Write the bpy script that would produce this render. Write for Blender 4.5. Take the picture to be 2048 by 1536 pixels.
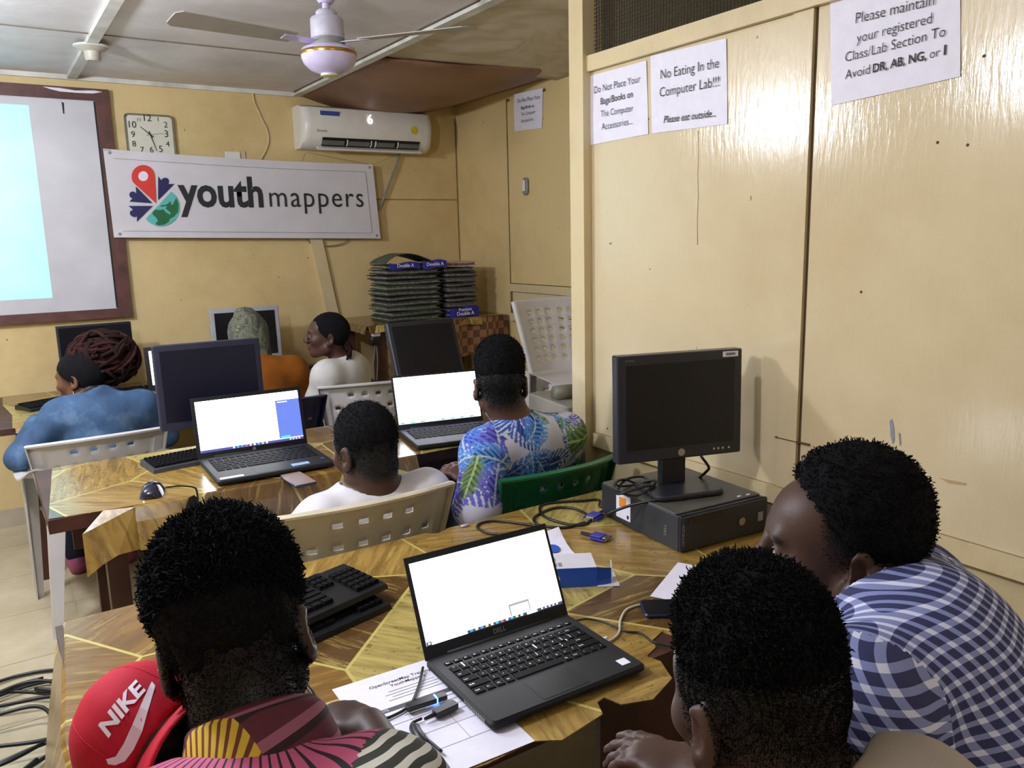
import bpy, bmesh, math, random
import numpy as np
from mathutils import Vector, Matrix

for o in list(bpy.data.objects): bpy.data.objects.remove(o, do_unlink=True)
scene = bpy.context.scene
COL = scene.collection
random.seed(7); RNG = np.random.default_rng(7)

# ------------------------------------------------------------------ camera
CAM_H = 1.55; FPX = 1604.77; YAW, PITCH, ROLL = 0.580495, 0.181134, -0.0237817
CAM_C = np.array([0., 0., CAM_H])
_cy, _sy, _cp, _sp = math.cos(YAW), math.sin(YAW), math.cos(PITCH), math.sin(PITCH)
FW = np.array([_sy*_cp, _cy*_cp, -_sp]); _r = np.array([_cy, -_sy, 0.]); _u = np.cross(_r, FW)
RT = math.cos(ROLL)*_r + math.sin(ROLL)*_u; UPV = -math.sin(ROLL)*_r + math.cos(ROLL)*_u
cam = bpy.data.cameras.new('camera'); cam_o = bpy.data.objects.new('camera', cam); COL.objects.link(cam_o)
cam.sensor_width = 36.0; cam.sensor_fit = 'HORIZONTAL'; cam.lens = FPX/2048*36; cam.clip_start = 0.05
cam_o.matrix_world = Matrix(((RT[0], UPV[0], -FW[0], 0), (RT[1], UPV[1], -FW[1], 0), (RT[2], UPV[2], -FW[2], CAM_H), (0, 0, 0, 1)))
scene.camera = cam_o

# ------------------------------------------------------------------ view, world, lamps
scene.view_settings.view_transform = 'Standard'; scene.view_settings.look = 'None'
scene.view_settings.gamma = 1.0; scene.view_settings.use_curve_mapping = False
scene.view_settings.exposure = 0.28
world = bpy.data.worlds.new('world'); scene.world = world; world.use_nodes = True
world.node_tree.nodes['Background'].inputs[0].default_value = (0.8, 0.85, 1.0, 1)
world.node_tree.nodes['Background'].inputs[1].default_value = 0.05

def lamp(name, loc, watts, radius, color):
    l = bpy.data.lights.new(name, 'POINT'); l.energy = watts; l.shadow_soft_size = radius; l.color = color
    o = bpy.data.objects.new(name, l); COL.objects.link(o); o.location = loc; return o
lamp('ceiling_bulb_or_fill_light', (-0.50, 3.25, 2.20), 84, 0.07, (0.86, 0.90, 1.0))
lamp('ceiling_bulb_or_fill_light', (-0.30, 1.75, 2.20), 52, 0.07, (0.86, 0.90, 1.0))
lamp('ceiling_bulb_or_fill_light', (0.70, -1.2, 2.30), 14, 0.07, (0.95, 0.95, 1.0))  # weak fill lamp added behind the camera, no bulb is seen there
# the video projector beyond the left edge of the frame: a spot whose beam is a rectangle
pj = bpy.data.lights.new('projector_beam', 'SPOT'); pj.energy = 190; pj.spot_size = math.radians(70); pj.spot_blend = 0.0; pj.shadow_soft_size = 0.0
pj_o = bpy.data.objects.new('projector_beam', pj); COL.objects.link(pj_o)
pj_o.location = (-0.45, 3.3, 1.95); pj_o.rotation_euler = (math.radians(90), 0, 0)
pj.use_nodes = True
_nt = pj.node_tree; _em = _nt.nodes['Emission']
_tc = _nt.nodes.new('ShaderNodeTexCoord'); _sx = _nt.nodes.new('ShaderNodeSeparateXYZ'); _nt.links.new(_tc.outputs['Normal'], _sx.inputs[0])
def _m(op, a, b):
    nd = _nt.nodes.new('ShaderNodeMath'); nd.operation = op
    for i, v in enumerate((a, b)):
        if isinstance(v, (int, float)): nd.inputs[i].default_value = v
        else: _nt.links.new(v, nd.inputs[i])
    return nd.outputs[0]
_u2 = _m('DIVIDE', _sx.outputs[0], _sx.outputs[2]); _v2 = _m('DIVIDE', _sx.outputs[1], _sx.outputs[2])
_in = _m('MULTIPLY', _m('MULTIPLY', _m('GREATER_THAN', _u2, -0.42), _m('LESS_THAN', _u2, 0.40)), _m('MULTIPLY', _m('GREATER_THAN', _v2, -0.19), _m('LESS_THAN', _v2, 0.36)))
_mx = _nt.nodes.new('ShaderNodeMix'); _mx.data_type = 'RGBA'
_mx.inputs[6].default_value = (0.02, 0.50, 0.80, 1); _mx.inputs[7].default_value = (0.05, 0.95, 1.0, 1)
_nt.links.new(_m('MULTIPLY', _m('ADD', _v2, 0.19), 9.0), _mx.inputs[0]); _mx.clamp_factor = True
_nt.links.new(_mx.outputs[2], _em.inputs[0]); _nt.links.new(_in, _em.inputs[1])
# ------------------------------------------------------------------ helpers
def pray(x, y): return FW + RT*(x-1024)/FPX + UPV*(768-y)/FPX
def onz(x, y, z): d = pray(x, y); return CAM_C + d*(z-CAM_H)/d[2]
def ony(x, y, Y): d = pray(x, y); return CAM_C + d*Y/d[1]
def onx(x, y, X): d = pray(x, y); return CAM_C + d*X/d[0]
def at(x, y, dist): d = pray(x, y); return CAM_C + d*dist/np.linalg.norm(d)

def S(hexs):
    h = hexs.lstrip('#'); v = [int(h[i:i+2], 16)/255 for i in (0, 2, 4)]
    return tuple((c/12.92 if c <= 0.04045 else ((c+0.055)/1.055)**2.4) for c in v)

class NT:
    """small node-tree helper"""
    def __init__(s, name):
        s.m = bpy.data.materials.new(name); s.m.use_nodes = True; s.t = s.m.node_tree
        s.b = s.t.nodes['Principled BSDF']
    def n(s, typ, **kw):
        nd = s.t.nodes.new(typ)
        for k, v in kw.items():
            if k.startswith('i_'):
                key = k[2:]; key = int(key) if key.isdigit() else key.replace('_', ' ')
                nd.inputs[key].default_value = v
            else: setattr(nd, k, v)
        return nd
    def l(s, a, b): s.t.links.new(a, b)
    def val(s, op, a, b=None, c=None):
        nd = s.t.nodes.new('ShaderNodeMath'); nd.operation = op
        for i, v in enumerate((a, b, c)):
            if v is None: continue
            if isinstance(v, (int, float)): nd.inputs[i].default_value = v
            else: s.l(v, nd.inputs[i])
        return nd.outputs[0]
    def mix(s, f, a, b):
        nd = s.t.nodes.new('ShaderNodeMix'); nd.data_type = 'RGBA'
        for sock, v in ((nd.inputs[0], f), (nd.inputs[6], a), (nd.inputs[7], b)):
            if isinstance(v, (int, float)): sock.default_value = v
            elif isinstance(v, tuple): sock.default_value = (*v[:3], 1)
            else: s.l(v, sock)
        return nd.outputs[2]
    def ramp(s, f, stops, interp='LINEAR'):
        nd = s.t.nodes.new('ShaderNodeValToRGB'); cr = nd.color_ramp; cr.interpolation = interp
        while len(cr.elements) < len(stops): cr.elements.new(0.5)
        for e, (p, c) in zip(cr.elements, stops): e.position = p; e.color = (*c[:3], 1)
        s.l(f, nd.inputs[0]); return nd.outputs[0]
    def coord(s, kind='Object', scale=(1, 1, 1), rot=(0, 0, 0)):
        tc = s.t.nodes.new('ShaderNodeTexCoord'); mp = s.t.nodes.new('ShaderNodeMapping')
        mp.inputs['Scale'].default_value = scale; mp.inputs['Rotation'].default_value = rot
        s.l(tc.outputs[kind], mp.inputs[0]); return mp.outputs[0]
    def noise(s, co, scale, detail=3, rough=0.5, dist=0):
        nd = s.n('ShaderNodeTexNoise', i_Scale=scale, i_Detail=detail, i_Roughness=rough, i_Distortion=dist); s.l(co, nd.inputs['Vector']); return nd.outputs['Fac']
    def bump(s, h, strength=0.2, dist=0.01):
        nd = s.n('ShaderNodeBump', i_Strength=strength, i_Distance=dist); s.l(h, nd.inputs['Height']); s.l(nd.outputs[0], s.b.inputs['Normal'])
    def base(s, c):
        if isinstance(c, tuple): s.b.inputs['Base Color'].default_value = (*c[:3], 1)
        else: s.l(c, s.b.inputs['Base Color'])
    def setp(s, **kw):
        for k, v in kw.items(): s.b.inputs[k.replace('_', ' ')].default_value = v

def simple(name, col, rough=0.5, metal=0.0, var=0.08, vs=12, bump=0.0, spec=0.5, bs=80):
    t = NT(name); co = t.coord()
    f = t.noise(co, vs, 3)
    d = tuple(max(0, c*(1-var*2.2)) for c in col); h = tuple(min(1, c*(1+var)) for c in col)
    t.base(t.ramp(f, [(0.3, d), (0.7, h)])); t.setp(Roughness=rough, Metallic=metal); t.b.inputs['Specular IOR Level'].default_value = spec
    if bump: t.bump(t.noise(co, bs, 2), bump, 0.004)
    return t.m
def emis(name, col, strength):
    t = NT(name); t.base((0.02, 0.02, 0.02)); t.b.inputs['Emission Color'].default_value = (*col, 1); t.b.inputs['Emission Strength'].default_value = strength; t.setp(Roughness=0.3)
    return t.m

class MB:
    """collects shapes into one mesh"""
    def __init__(s): s.v = []; s.f = []
    def add(s, vs, fs):
        o = len(s.v); s.v += [tuple(map(float, p)) for p in vs]; s.f += [tuple(i+o for i in q) for q in fs]; return s
    def box(s, lo, hi, M=None):
        x0, y0, z0 = lo; x1, y1, z1 = hi
        vs = [(x0,y0,z0),(x1,y0,z0),(x1,y1,z0),(x0,y1,z0),(x0,y0,z1),(x1,y0,z1),(x1,y1,z1),(x0,y1,z1)]
        if M is not None: vs = [tuple(M @ Vector(p)) for p in vs]
        return s.add(vs, [(3,2,1,0),(4,5,6,7),(0,1,5,4),(1,2,6,5),(2,3,7,6),(3,0,4,7)])
    def rbox(s, lo, hi, r, seg=3, M=None):
        """box with rounded vertical edges and a small chamfer on top and bottom"""
        x0, y0, z0 = lo; x1, y1, z1 = hi; pts = []
        for cx, cy, a0 in ((x1-r, y1-r, 0), (x0+r, y1-r, 90), (x0+r, y0+r, 180), (x1-r, y0+r, 270)):
            for k in range(seg+1):
                a = math.radians(a0+90*k/seg); pts.append((cx, cy, math.cos(a), math.sin(a)))
        c = min(r*0.35, (z1-z0)*0.3); rings = [(z0, r-c), (z0+c, r), (z1-c, r), (z1, r-c)]
        vs = [(cx+rr*ca, cy+rr*sa, z) for z, rr in rings for cx, cy, ca, sa in pts]; n = len(pts)
        fs = [tuple(reversed(range(n))), tuple(range(3*n, 4*n))]
        for q in range(3):
            for i in range(n): fs.append((q*n+i, q*n+(i+1) % n, (q+1)*n+(i+1) % n, (q+1)*n+i))
        if M is not None: vs = [tuple(M @ Vector(p)) for p in vs]
        return s.add(vs, fs)
    def prism(s, poly, z0, z1, M=None):
        n = len(poly); vs = [(x, y, z0) for x, y in poly]+[(x, y, z1) for x, y in poly]
        fs = [tuple(reversed(range(n))), tuple(range(n, 2*n))]+[(i, (i+1) % n, n+(i+1) % n, n+i) for i in range(n)]
        if M is not None: vs = [tuple(M @ Vector(p)) for p in vs]
        return s.add(vs, fs)
    def tube(s, pts, r, n=6, closed=False, caps=True):
        pts = [Vector(p) for p in pts]; m = len(pts); vs = []; up = Vector((0, 0, 1)); prev = None
        rr = r if isinstance(r, (list, tuple, np.ndarray)) else [r]*m
        for i, p in enumerate(pts):
            a = pts[i-1] if (i > 0 or closed) else p; b = pts[(i+1) % m] if (i < m-1 or closed) else p
            t = (b-a).normalized() if (b-a).length > 1e-9 else Vector((0, 0, 1))
            if prev is None: x = t.orthogonal().normalized()
            else:
                x = prev - t*prev.dot(t); x = x.normalized() if x.length > 1e-6 else t.orthogonal().normalized()
            prev = x; y = t.cross(x)
            for k in range(n):
                an = 2*math.pi*k/n; vs.append(p+x*(rr[i]*math.cos(an))+y*(rr[i]*math.sin(an)))
        fs = []
        for i in range(m if closed else m-1):
            j = (i+1) % m
            for k in range(n): fs.append((i*n+k, i*n+(k+1) % n, j*n+(k+1) % n, j*n+k))
        if caps and not closed: fs += [tuple(reversed(range(n))), tuple(range((m-1)*n, m*n))]
        return s.add(vs, fs)
    def lathe(s, prof, n=28, M=None):
        """prof: (radius, z) from bottom to top"""
        vs = []; fs = []
        for r, z in prof:
            for k in range(n): a = 2*math.pi*k/n; vs.append((r*math.cos(a), r*math.sin(a), z))
        m = len(prof)
        for i in range(m-1):
            for k in range(n): fs.append((i*n+k, i*n+(k+1) % n, (i+1)*n+(k+1) % n, (i+1)*n+k))
        fs += [tuple(reversed(range(n))), tuple(range((m-1)*n, m*n))]
        if M is not None: vs = [tuple(M @ Vector(p)) for p in vs]
        return s.add(vs, fs)
    def sheet(s, P):
        """grid of points, one side"""
        a, b = len(P), len(P[0]); vs = [p for row in P for p in row]
        return s.add(vs, [(i*b+j, i*b+j+1, (i+1)*b+j+1, (i+1)*b+j) for i in range(a-1) for j in range(b-1)])
    def slab(s, P, Q):
        """closed slab between two point grids of the same size"""
        a, b = len(P), len(P[0]); n = a*b
        vs = [p for row in P for p in row]+[p for row in Q for p in row]
        fs = [(i*b+j, i*b+j+1, (i+1)*b+j+1, (i+1)*b+j) for i in range(a-1) for j in range(b-1)]
        fs += [tuple(n+k for k in reversed(f)) for f in fs]
        rim = [j for j in range(b)]+[i*b+b-1 for i in range(1, a)]+[(a-1)*b+j for j in range(b-2, -1, -1)]+[i*b for i in range(a-2, 0, -1)]
        for k in range(len(rim)):
            p, q = rim[k], rim[(k+1) % len(rim)]; fs.append((q, p, n+p, n+q))
        return s.add(vs, fs)
    def mesh(s, name):
        me = bpy.data.meshes.new(name); me.from_pydata(s.v, [], s.f); me.update(); return me
    def build(s, name, mat, parent=None, smooth=False, fix=False, kind=None, auto=None):
        me = s.mesh(name)
        if fix:
            bm = bmesh.new(); bm.from_mesh(me); bmesh.ops.recalc_face_normals(bm, faces=bm.faces); bm.to_mesh(me); bm.free()
        return link(name, me, mat, parent, smooth, kind, auto)
def link(name, me, mat, parent=None, smooth=False, kind=None, auto=None):
    if mat is not None and len(me.materials) == 0: me.materials.append(mat)
    if smooth or auto: me.polygons.foreach_set('use_smooth', [True]*len(me.polygons))
    if auto: me.set_sharp_from_angle(angle=math.radians(auto))
    o = bpy.data.objects.new(name, me); COL.objects.link(o)
    if parent is not None: o.parent = parent
    if kind: o['kind'] = kind
    return o
def thing(name, label, cat, loc=(0, 0, 0), rz=0.0, group=None, rot=None):
    o = bpy.data.objects.new(name, None); COL.objects.link(o); o.empty_display_size = 0.05
    o.location = loc; o.rotation_euler = rot if rot else (0, 0, rz)
    return tag(o, label, cat, group)
def tag(o, label, cat, group=None):
    o['label'] = label; o['category'] = cat
    if group: o['group'] = group
    return o
def struct(o): o['kind'] = 'structure'; return o
def rigid(o, loc, rx=0, ry=0, rz=0): o.location = loc; o.rotation_euler = (rx, ry, rz); return o
def instance(name, me, parent, loc=(0, 0, 0), rot=(0, 0, 0), scale=(1, 1, 1)):
    o = bpy.data.objects.new(name, me); COL.objects.link(o); o.parent = parent; o.location = loc; o.rotation_euler = rot; o.scale = scale; return o
def copy_tree(o, parent=None):
    c = o.copy(); COL.objects.link(c); c.parent = parent
    for ch in [x for x in CHILD.get(o.name, [])]: copy_tree(ch, c)
    return c
CHILD = {}
def text_mesh(name, body, size, mat, parent, M, align='CENTER', bold=0.0, shear=0.0, ext=0.0002, spacing=1.0, line=1.0, sx=1.0):
    cu = bpy.data.curves.new(name, 'FONT'); cu.body = body; cu.size = size; cu.align_x = align; cu.align_y = 'CENTER'
    cu.offset = bold; cu.shear = shear; cu.extrude = ext; cu.space_character = spacing; cu.space_line = line; cu.resolution_u = 3
    to = bpy.data.objects.new(name+'_tmp', cu); COL.objects.link(to)
    dg = bpy.context.evaluated_depsgraph_get(); me = bpy.data.meshes.new_from_object(to.evaluated_get(dg), depsgraph=dg)
    bpy.data.objects.remove(to); bpy.data.curves.remove(cu); me.name = name
    if sx != 1.0: me.transform(Matrix.Diagonal((sx, 1, 1, 1)))
    me.transform(M); me.materials.clear()
    return link(name, me, mat, parent)
def frame(o, x, y, z=None):
    """matrix with origin o and axes x, y (z = x cross y)"""
    x = Vector(x).normalized(); y = Vector(y).normalized(); z = x.cross(y).normalized() if z is None else Vector(z)
    return Matrix(((x[0], y[0], z[0], o[0]), (x[1], y[1], z[1], o[1]), (x[2], y[2], z[2], o[2]), (0, 0, 0, 1)))
def bez(pts, n=8):
    """Catmull-Rom through points"""
    P = [np.array(p, float) for p in pts]; P = [2*P[0]-P[1]]+P+[2*P[-1]-P[-2]]; out = []
    for i in range(1, len(P)-2):
        for k in range(n):
            t = k/n; a, b, c, d = P[i-1], P[i], P[i+1], P[i+2]
            out.append(0.5*((2*b)+(-a+c)*t+(2*a-5*b+4*c-d)*t*t+(-a+3*b-3*c+d)*t**3))
    out.append(P[-2]); return out
def rz(a): return Matrix.Rotation(a, 4, 'Z')
def rx(a): return Matrix.Rotation(a, 4, 'X')
def ry(a): return Matrix.Rotation(a, 4, 'Y')
def tr(*p): return Matrix.Translation(p)
# ------------------------------------------------------------------ materials of the setting
def wall_paint(name, col, dirt, gloss=0.45, bumps=0.25, spots=True):
    t = NT(name); co = t.coord()
    big = t.noise(co, 1.1, 4, 0.6); fine = t.noise(co, 9, 5, 0.65)
    f = t.val('ADD', t.val('MULTIPLY', big, 0.7), t.val('MULTIPLY', fine, 0.3))
    c = t.ramp(f, [(0.30, dirt), (0.52, col), (0.75, tuple(min(1, v*1.06) for v in col))])
    if spots:
        sp = t.noise(co, 26, 2, 0.5); c = t.mix(t.val('MULTIPLY', t.val('GREATER_THAN', sp, 0.765), 0.75), c, S('6b5330'))
    t.base(c); t.setp(Roughness=gloss)
    stroke = t.noise(t.coord(scale=(14, 14, 2.2)), 5, 4, 0.6); t.bump(stroke, bumps, 0.004)
    return t.m
M_WALL = wall_paint('cream_wall_paint', S('d8c18c'), S('c6ac76'), 0.5, 0.25)
M_PART = wall_paint('glossy_cream_partition_paint', S('d4c4a0'), S('c9b690'), 0.17, 0.22)
M_TRIM = wall_paint('cream_trim_paint', S('d2c096'), S('b8a57c'), 0.4, 0.3, False)
M_BASE = simple('grey_skirting_tile', S('b9b09a'), 0.4, var=0.1, vs=5)
M_DARK = simple('dark_backing', S('1c1c18'), 0.9)
M_WIRE = simple('rusty_dark_mesh_wire', S('2b2d28'), 0.8, var=0.2)
M_SEAM = simple('dark_seam_gap', S('5a4a30'), 0.9, var=0.15); M_SEAML = simple('faint_seam', S('937d4e'), 0.9, var=0.15); M_SEAMC = simple('ceiling_seam', S('7a7166'), 0.9, var=0.15)
def ceil_mat(name, col, dirt, stain=None):
    t = NT(name); co = t.coord(); f = t.noise(co, 2.2, 5, 0.65)
    c = t.ramp(f, [(0.28, dirt), (0.6, col)])
    if stain:
        d = t.noise(co, 1.9, 2, 0.5, 0.8)
        ring = t.ramp(d, [(0.40, (0, 0, 0)), (0.47, (1, 1, 1)), (0.50, (0.35, 0.35, 0.35)), (0.56, (0.1, 0.1, 0.1)), (0.60, (0.8, 0.8, 0.8)), (0.63, (0.3, 0.3, 0.3))])
        c = t.mix(t.val('MULTIPLY', ring, 0.42), c, stain)
    t.base(c); t.setp(Roughness=0.55); t.bump(f, 0.15, 0.02); return t.m
M_CEIL = ceil_mat('grey_white_ceiling_board', S('e2dee0'), S('c4bfbf'))
M_CEIL_ST = ceil_mat('water_stained_ceiling_board', S('cfc8b8'), S('b8ab90'), S('9a8058'))
M_CEIL_BR = ceil_mat('brown_soaked_ceiling_board', S('8f6d53'), S('6e4d38'))
M_BATT = simple('white_ceiling_batten', S('d9d8d2'), 0.5, var=0.12, vs=8)
def floor_mat():
    t = NT('cream_terrazzo_floor'); co = t.coord()
    f = t.noise(co, 3, 4, 0.6); c = t.ramp(f, [(0.3, S('a89a7c')), (0.65, S('c9bd9f'))])
    t.base(c); t.setp(Roughness=0.35); return t.m
M_FLOOR = floor_mat()

YB = 5.20; XR = 2.98; ZC = 2.48; XP = 1.80; YPOST = 2.29; XL = -2.6; YF = -2.4
def sbox(name, lo, hi, mat, parent=None):
    o = MB().box(lo, hi).build(name, mat, parent)
    return struct(o) if parent is None else o
fl = sbox('floor', (XL, YF, -0.1), (XR, YB, 0), M_FLOOR)
# tile joints that can be told apart on the floor in view
_k = 0
tile = MB()
for i in range(12):
    for j in range(16):
        x0 = XL+0.03+i*0.46; y0 = YF+0.1+j*0.475
        if x0 > 1.4 or y0 < 1.8: continue
        MB().box((x0+0.002, y0+0.002, 0), (x0+0.458, y0+0.473, 0.003)).build('floor_tile', M_FLOOR, fl)
wb = sbox('wall_back', (XL-0.1, YB, 0), (XR+0.1, YB+0.1, ZC+0.25), M_WALL)
sbox('wall_right', (XR, YF, 0), (XR+0.1, YB, ZC+0.25), M_WALL)
sbox('wall_left', (XL-0.1, YF, 0), (XL, YB, ZC+0.25), M_WALL)
sbox('wall_front', (XL-0.1, YF-0.1, 0), (XR+0.1, YF, ZC+0.25), M_WALL)
sbox('baseboard_back', (XL, YB-0.015, 0), (XR-0.001, YB, 0.105), M_BASE)

# ceiling: backing deck and the boards nailed under it, each its own piece
ce = sbox('ceiling', (XL-0.1, YF-0.1, ZC+0.25), (XR+0.1, YB+0.1, ZC+0.35), M_DARK)
bx = [XL, -0.70, 0.56, 1.82, XR]; by = [YF, 0.1, 2.12, 4.16, YB]
for i in range(4):
    for j in range(4):
        x0, x1, y0, y1 = bx[i], bx[i+1], by[j], by[j+1]
        if i == 3 and j >= 2: continue
        P = []; n = 8
        ph = RNG.uniform(0, 6)
        for a in range(n+1):
            row = []
            for b in range(n+1):
                u, v = a/n, b/n; sag = 0.014*math.sin(math.pi*u)*math.sin(math.pi*v)*(1+0.5*math.sin(ph+3*u))
                row.append((x0+0.003+(x1-x0-0.006)*u, y0+0.004+(y1-y0-0.008)*v, ZC-sag))
            P.append(row)
        Q = [[(p[0], p[1], p[2]+0.012) for p in row] for row in P]
        MB().slab(Q, P).build('ceiling_board', M_CEIL, ce, smooth=False)
# the stained board and the brown board that hangs down over the corner
def board(x0, x1, y0f, y1, zf, mat, name='ceiling_board', n=22, parent=None):
    P = [[(x0+(x1-x0)*a/n, y0f(a/n)+(y1-y0f(a/n))*b/n, zf(a/n, b/n)) for b in range(n+1)] for a in range(n+1)]
    Q = [[(p[0], p[1], p[2]+0.012) for p in row] for row in P]
    return MB().slab(Q, P).build(name, mat, ce, smooth=True)
board(1.823, XR-0.003, lambda u: 2.124, 3.98, lambda u, v: ZC-0.012*math.sin(math.pi*u)*math.sin(math.pi*v)-0.03*u*v*v, M_CEIL_ST)
def zbrown(u, v):
    return ZC-0.005-0.10*math.sin(math.pi*min(1, u*1.02))**0.9*(0.25+0.75*v)-0.03*math.sin(math.pi*v)*math.sin(math.pi*u)
board(1.823, XR-0.003, lambda u: 4.02-0.30*u, YB-0.002, zbrown, M_CEIL_BR)
for x in (-0.70, 0.56, 1.82):
    MB().box((x-0.024, YF, ZC-0.022), (x+0.024, YB, ZC+0.002)).build('ceiling_batten', M_BATT, ce)
MB().box((XL, YB-0.02, ZC-0.025), (1.80, YB, ZC+0.003)).build('ceiling_edge_batten', M_BATT, ce)
MB().box((XL, 2.11, ZC-0.02), (1.79, 2.14, ZC+0.002)).build('ceiling_batten', M_BATT, ce)
# dark gap along the loose batten
MB().box((1.79, 2.9, ZC-0.006), (1.797, YB-0.05, ZC+0.001)).build('gap', M_SEAM, ce)
MB().box((XL, 4.155, ZC-0.004), (1.79, 4.166, ZC+0.001)).build('gap', M_SEAMC, ce)

# back wall details: panel seam, leaning batten, socket is further below
MB().box((1.70, YB-0.006, 1.822), (XR-0.01, YB, 1.828)).build('seam', M_SEAML, wb)
MB().box((2.972, YB-0.006, 0.3), (2.977, YB, 2.4)).build('seam', M_SEAML, wb)
b = MB(); b.add([(1.835, YB-0.03, 1.62), (1.915, YB-0.03, 1.62), (2.06, YB-0.03, 0.74), (1.98, YB-0.03, 0.74), (1.835, YB, 1.62), (1.915, YB, 1.62), (2.06, YB, 0.74), (1.98, YB, 0.74)],
                [(3,2,1,0),(4,5,6,7),(0,1,5,4),(1,2,6,5),(2,3,7,6),(3,0,4,7)])
struct(b.build('trim_1', M_TRIM))

# hatch panels on the right-hand wall beyond the partition
h = MB().box((XR-0.022, 2.5, 1.25), (XR, 4.49, 2.40)).build('trim_2', M_WALL); struct(h)
MB().box((XR-0.034, 2.5, 1.195), (XR, 4.50, 1.245)).build('rail', M_TRIM, h)
MB().box((XR-0.022, 2.5, 1.055), (XR, 4.475, 1.190)).build('lower_panel', M_TRIM, h)
MB().box((XR-0.034, 2.5, 1.00), (XR, 4.50, 1.050)).build('rail', M_TRIM, h)
MB().box((XR-0.026, 4.492, 1.0), (XR, 4.499, 2.42)).build('gap', M_SEAML, h)

# ---------------- glossy partition on the right: post, rails, boards, wire mesh above
wp = sbox('wall_partition', (XP+0.02, YF, 0.0), (XP+0.05, YPOST-0.02, 0.795), M_TRIM)
def ppart(name, y0, y1, z0, z1, x=XP, th=0.045, mat=M_PART):
    return MB().box((x, y0, z0), (x+th, y1, z1)).build(name, mat, wp)
ppart('post', YPOST-0.075, YPOST, 0.0, ZC, XP-0.035, 0.085, M_TRIM)
ppart('top_rail', YF, YPOST-0.075, 2.088, 2.138, XP-0.02, 0.07, M_TRIM)
ppart('lower_rail', YF, YPOST-0.075, 0.795, 0.846, XP-0.008, 0.06, M_TRIM)
ppart('board', 1.345, YPOST-0.076, 0.848, 2.087, XP, 0.02)
ppart('cover_strip', 1.340, 1.400, 0.848, 2.087, XP-0.007, 0.02)
ppart('board', 0.10, 1.330, 0.848, 2.087, XP, 0.02)
ppart('board', -1.15, 0.097, 0.848, 2.087, XP, 0.02)
ppart('board', YF, -1.153, 0.848, 2.087, XP, 0.02)
ppart('gap', 1.3302, 1.3398, 0.848, 2.087, XP+0.004, 0.016, M_SEAM)
ppart('gap', 1.3, 1.41, 0.985, 0.988, XP-0.0075, 0.01, M_SEAM)
ppart('top_plate', YF, YPOST-0.075, ZC-0.045, ZC-0.004, XP-0.02, 0.07, M_TRIM)
ppart('mullion', 0.60, 0.66, 2.138, ZC-0.045, XP-0.01, 0.05, M_TRIM)
w = MB(); g = 0.0125
y = -1.0
while y < YPOST-0.08:
    w.box((XP+0.012, y-0.0009, 2.138), (XP+0.0138, y+0.0009, ZC-0.045)); y += g
z = 2.138+g
while z < ZC-0.046:
    w.box((XP+0.0138, -1.0, z-0.0009), (XP+0.0156, YPOST-0.075, z+0.0009)); z += g
w.build('wire_mesh', M_WIRE, wp, kind='stuff')
sbox('wall_partition_return', (XP+0.06, YPOST-0.06, 0), (XR-0.002, YPOST-0.02, ZC-0.001), M_TRIM)
# ------------------------------------------------------------------ things on the walls and ceiling
M_PAPER = simple('white_paper', S('e6e4f2'), 0.7, var=0.02, vs=30)
M_INK = simple('black_print', S('26262c'), 0.7, var=0.02)
M_WHITE = simple('white_gloss_plastic', S('e4e2dc'), 0.3, var=0.03)
M_MAROON = simple('maroon_painted_wood', S('5d3a35'), 0.45, var=0.18, vs=14, bump=0.3, bs=40)
M_BLACKP = simple('black_plastic', S('17171a'), 0.4, var=0.1)
M_GREYP = simple('grey_plastic', S('8b8b88'), 0.45, var=0.06)
M_CHROME = simple('brushed_chrome', S('b8b8ba'), 0.25, 1.0, var=0.04)
M_RED = simple('red_print', S('d8382f'), 0.5, var=0.03); M_NAVY = simple('navy_print', S('23205a'), 0.5, var=0.03)
M_TEAL = simple('teal_print', S('5fb9b8'), 0.5, var=0.04); M_GREENP = simple('green_print', S('1f6a3f'), 0.5, var=0.05)

def fit_text(name, body, A, B, upv, mat, parent, bold=0.0, shear=0.0, ys=1.0, spacing=1.0, inv=None):
    """flat lettering whose width runs from A to B, letters standing along upv"""
    cu = bpy.data.curves.new(name, 'FONT'); cu.body = body; cu.size = 1.0; cu.offset = bold; cu.shear = shear; cu.space_character = spacing; cu.resolution_u = 3
    to = bpy.data.objects.new(name+'_tmp', cu); COL.objects.link(to)
    dg = bpy.context.evaluated_depsgraph_get(); me = bpy.data.meshes.new_from_object(to.evaluated_get(dg), depsgraph=dg)
    bpy.data.objects.remove(to); bpy.data.curves.remove(cu); me.name = name; me.materials.clear()
    co = np.empty(len(me.vertices)*3, np.float32); me.vertices.foreach_get('co', co); co = co.reshape(-1, 3)
    A = np.array(A, float); B = np.array(B, float); upv = np.array(upv, float); upv /= np.linalg.norm(upv)
    x0, x1 = co[:, 0].min(), co[:, 0].max(); k = np.linalg.norm(B-A)/(x1-x0)
    out = A[None]+(B-A)[None]*((co[:, :1]-x0)/(x1-x0))+upv[None]*(co[:, 1:2]*k*ys)
    if inv is not None: out = np.array([tuple(inv @ Vector(p)) for p in out])
    me.vertices.foreach_set('co', out.astype(np.float32).ravel()); me.update()
    return link(name, me, mat, parent)
def poly_obj(name, pts, mat, parent):
    return MB().add(pts, [tuple(range(len(pts)))]).build(name, mat, parent)
Z3 = np.array([0., 0., 1.])

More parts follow.
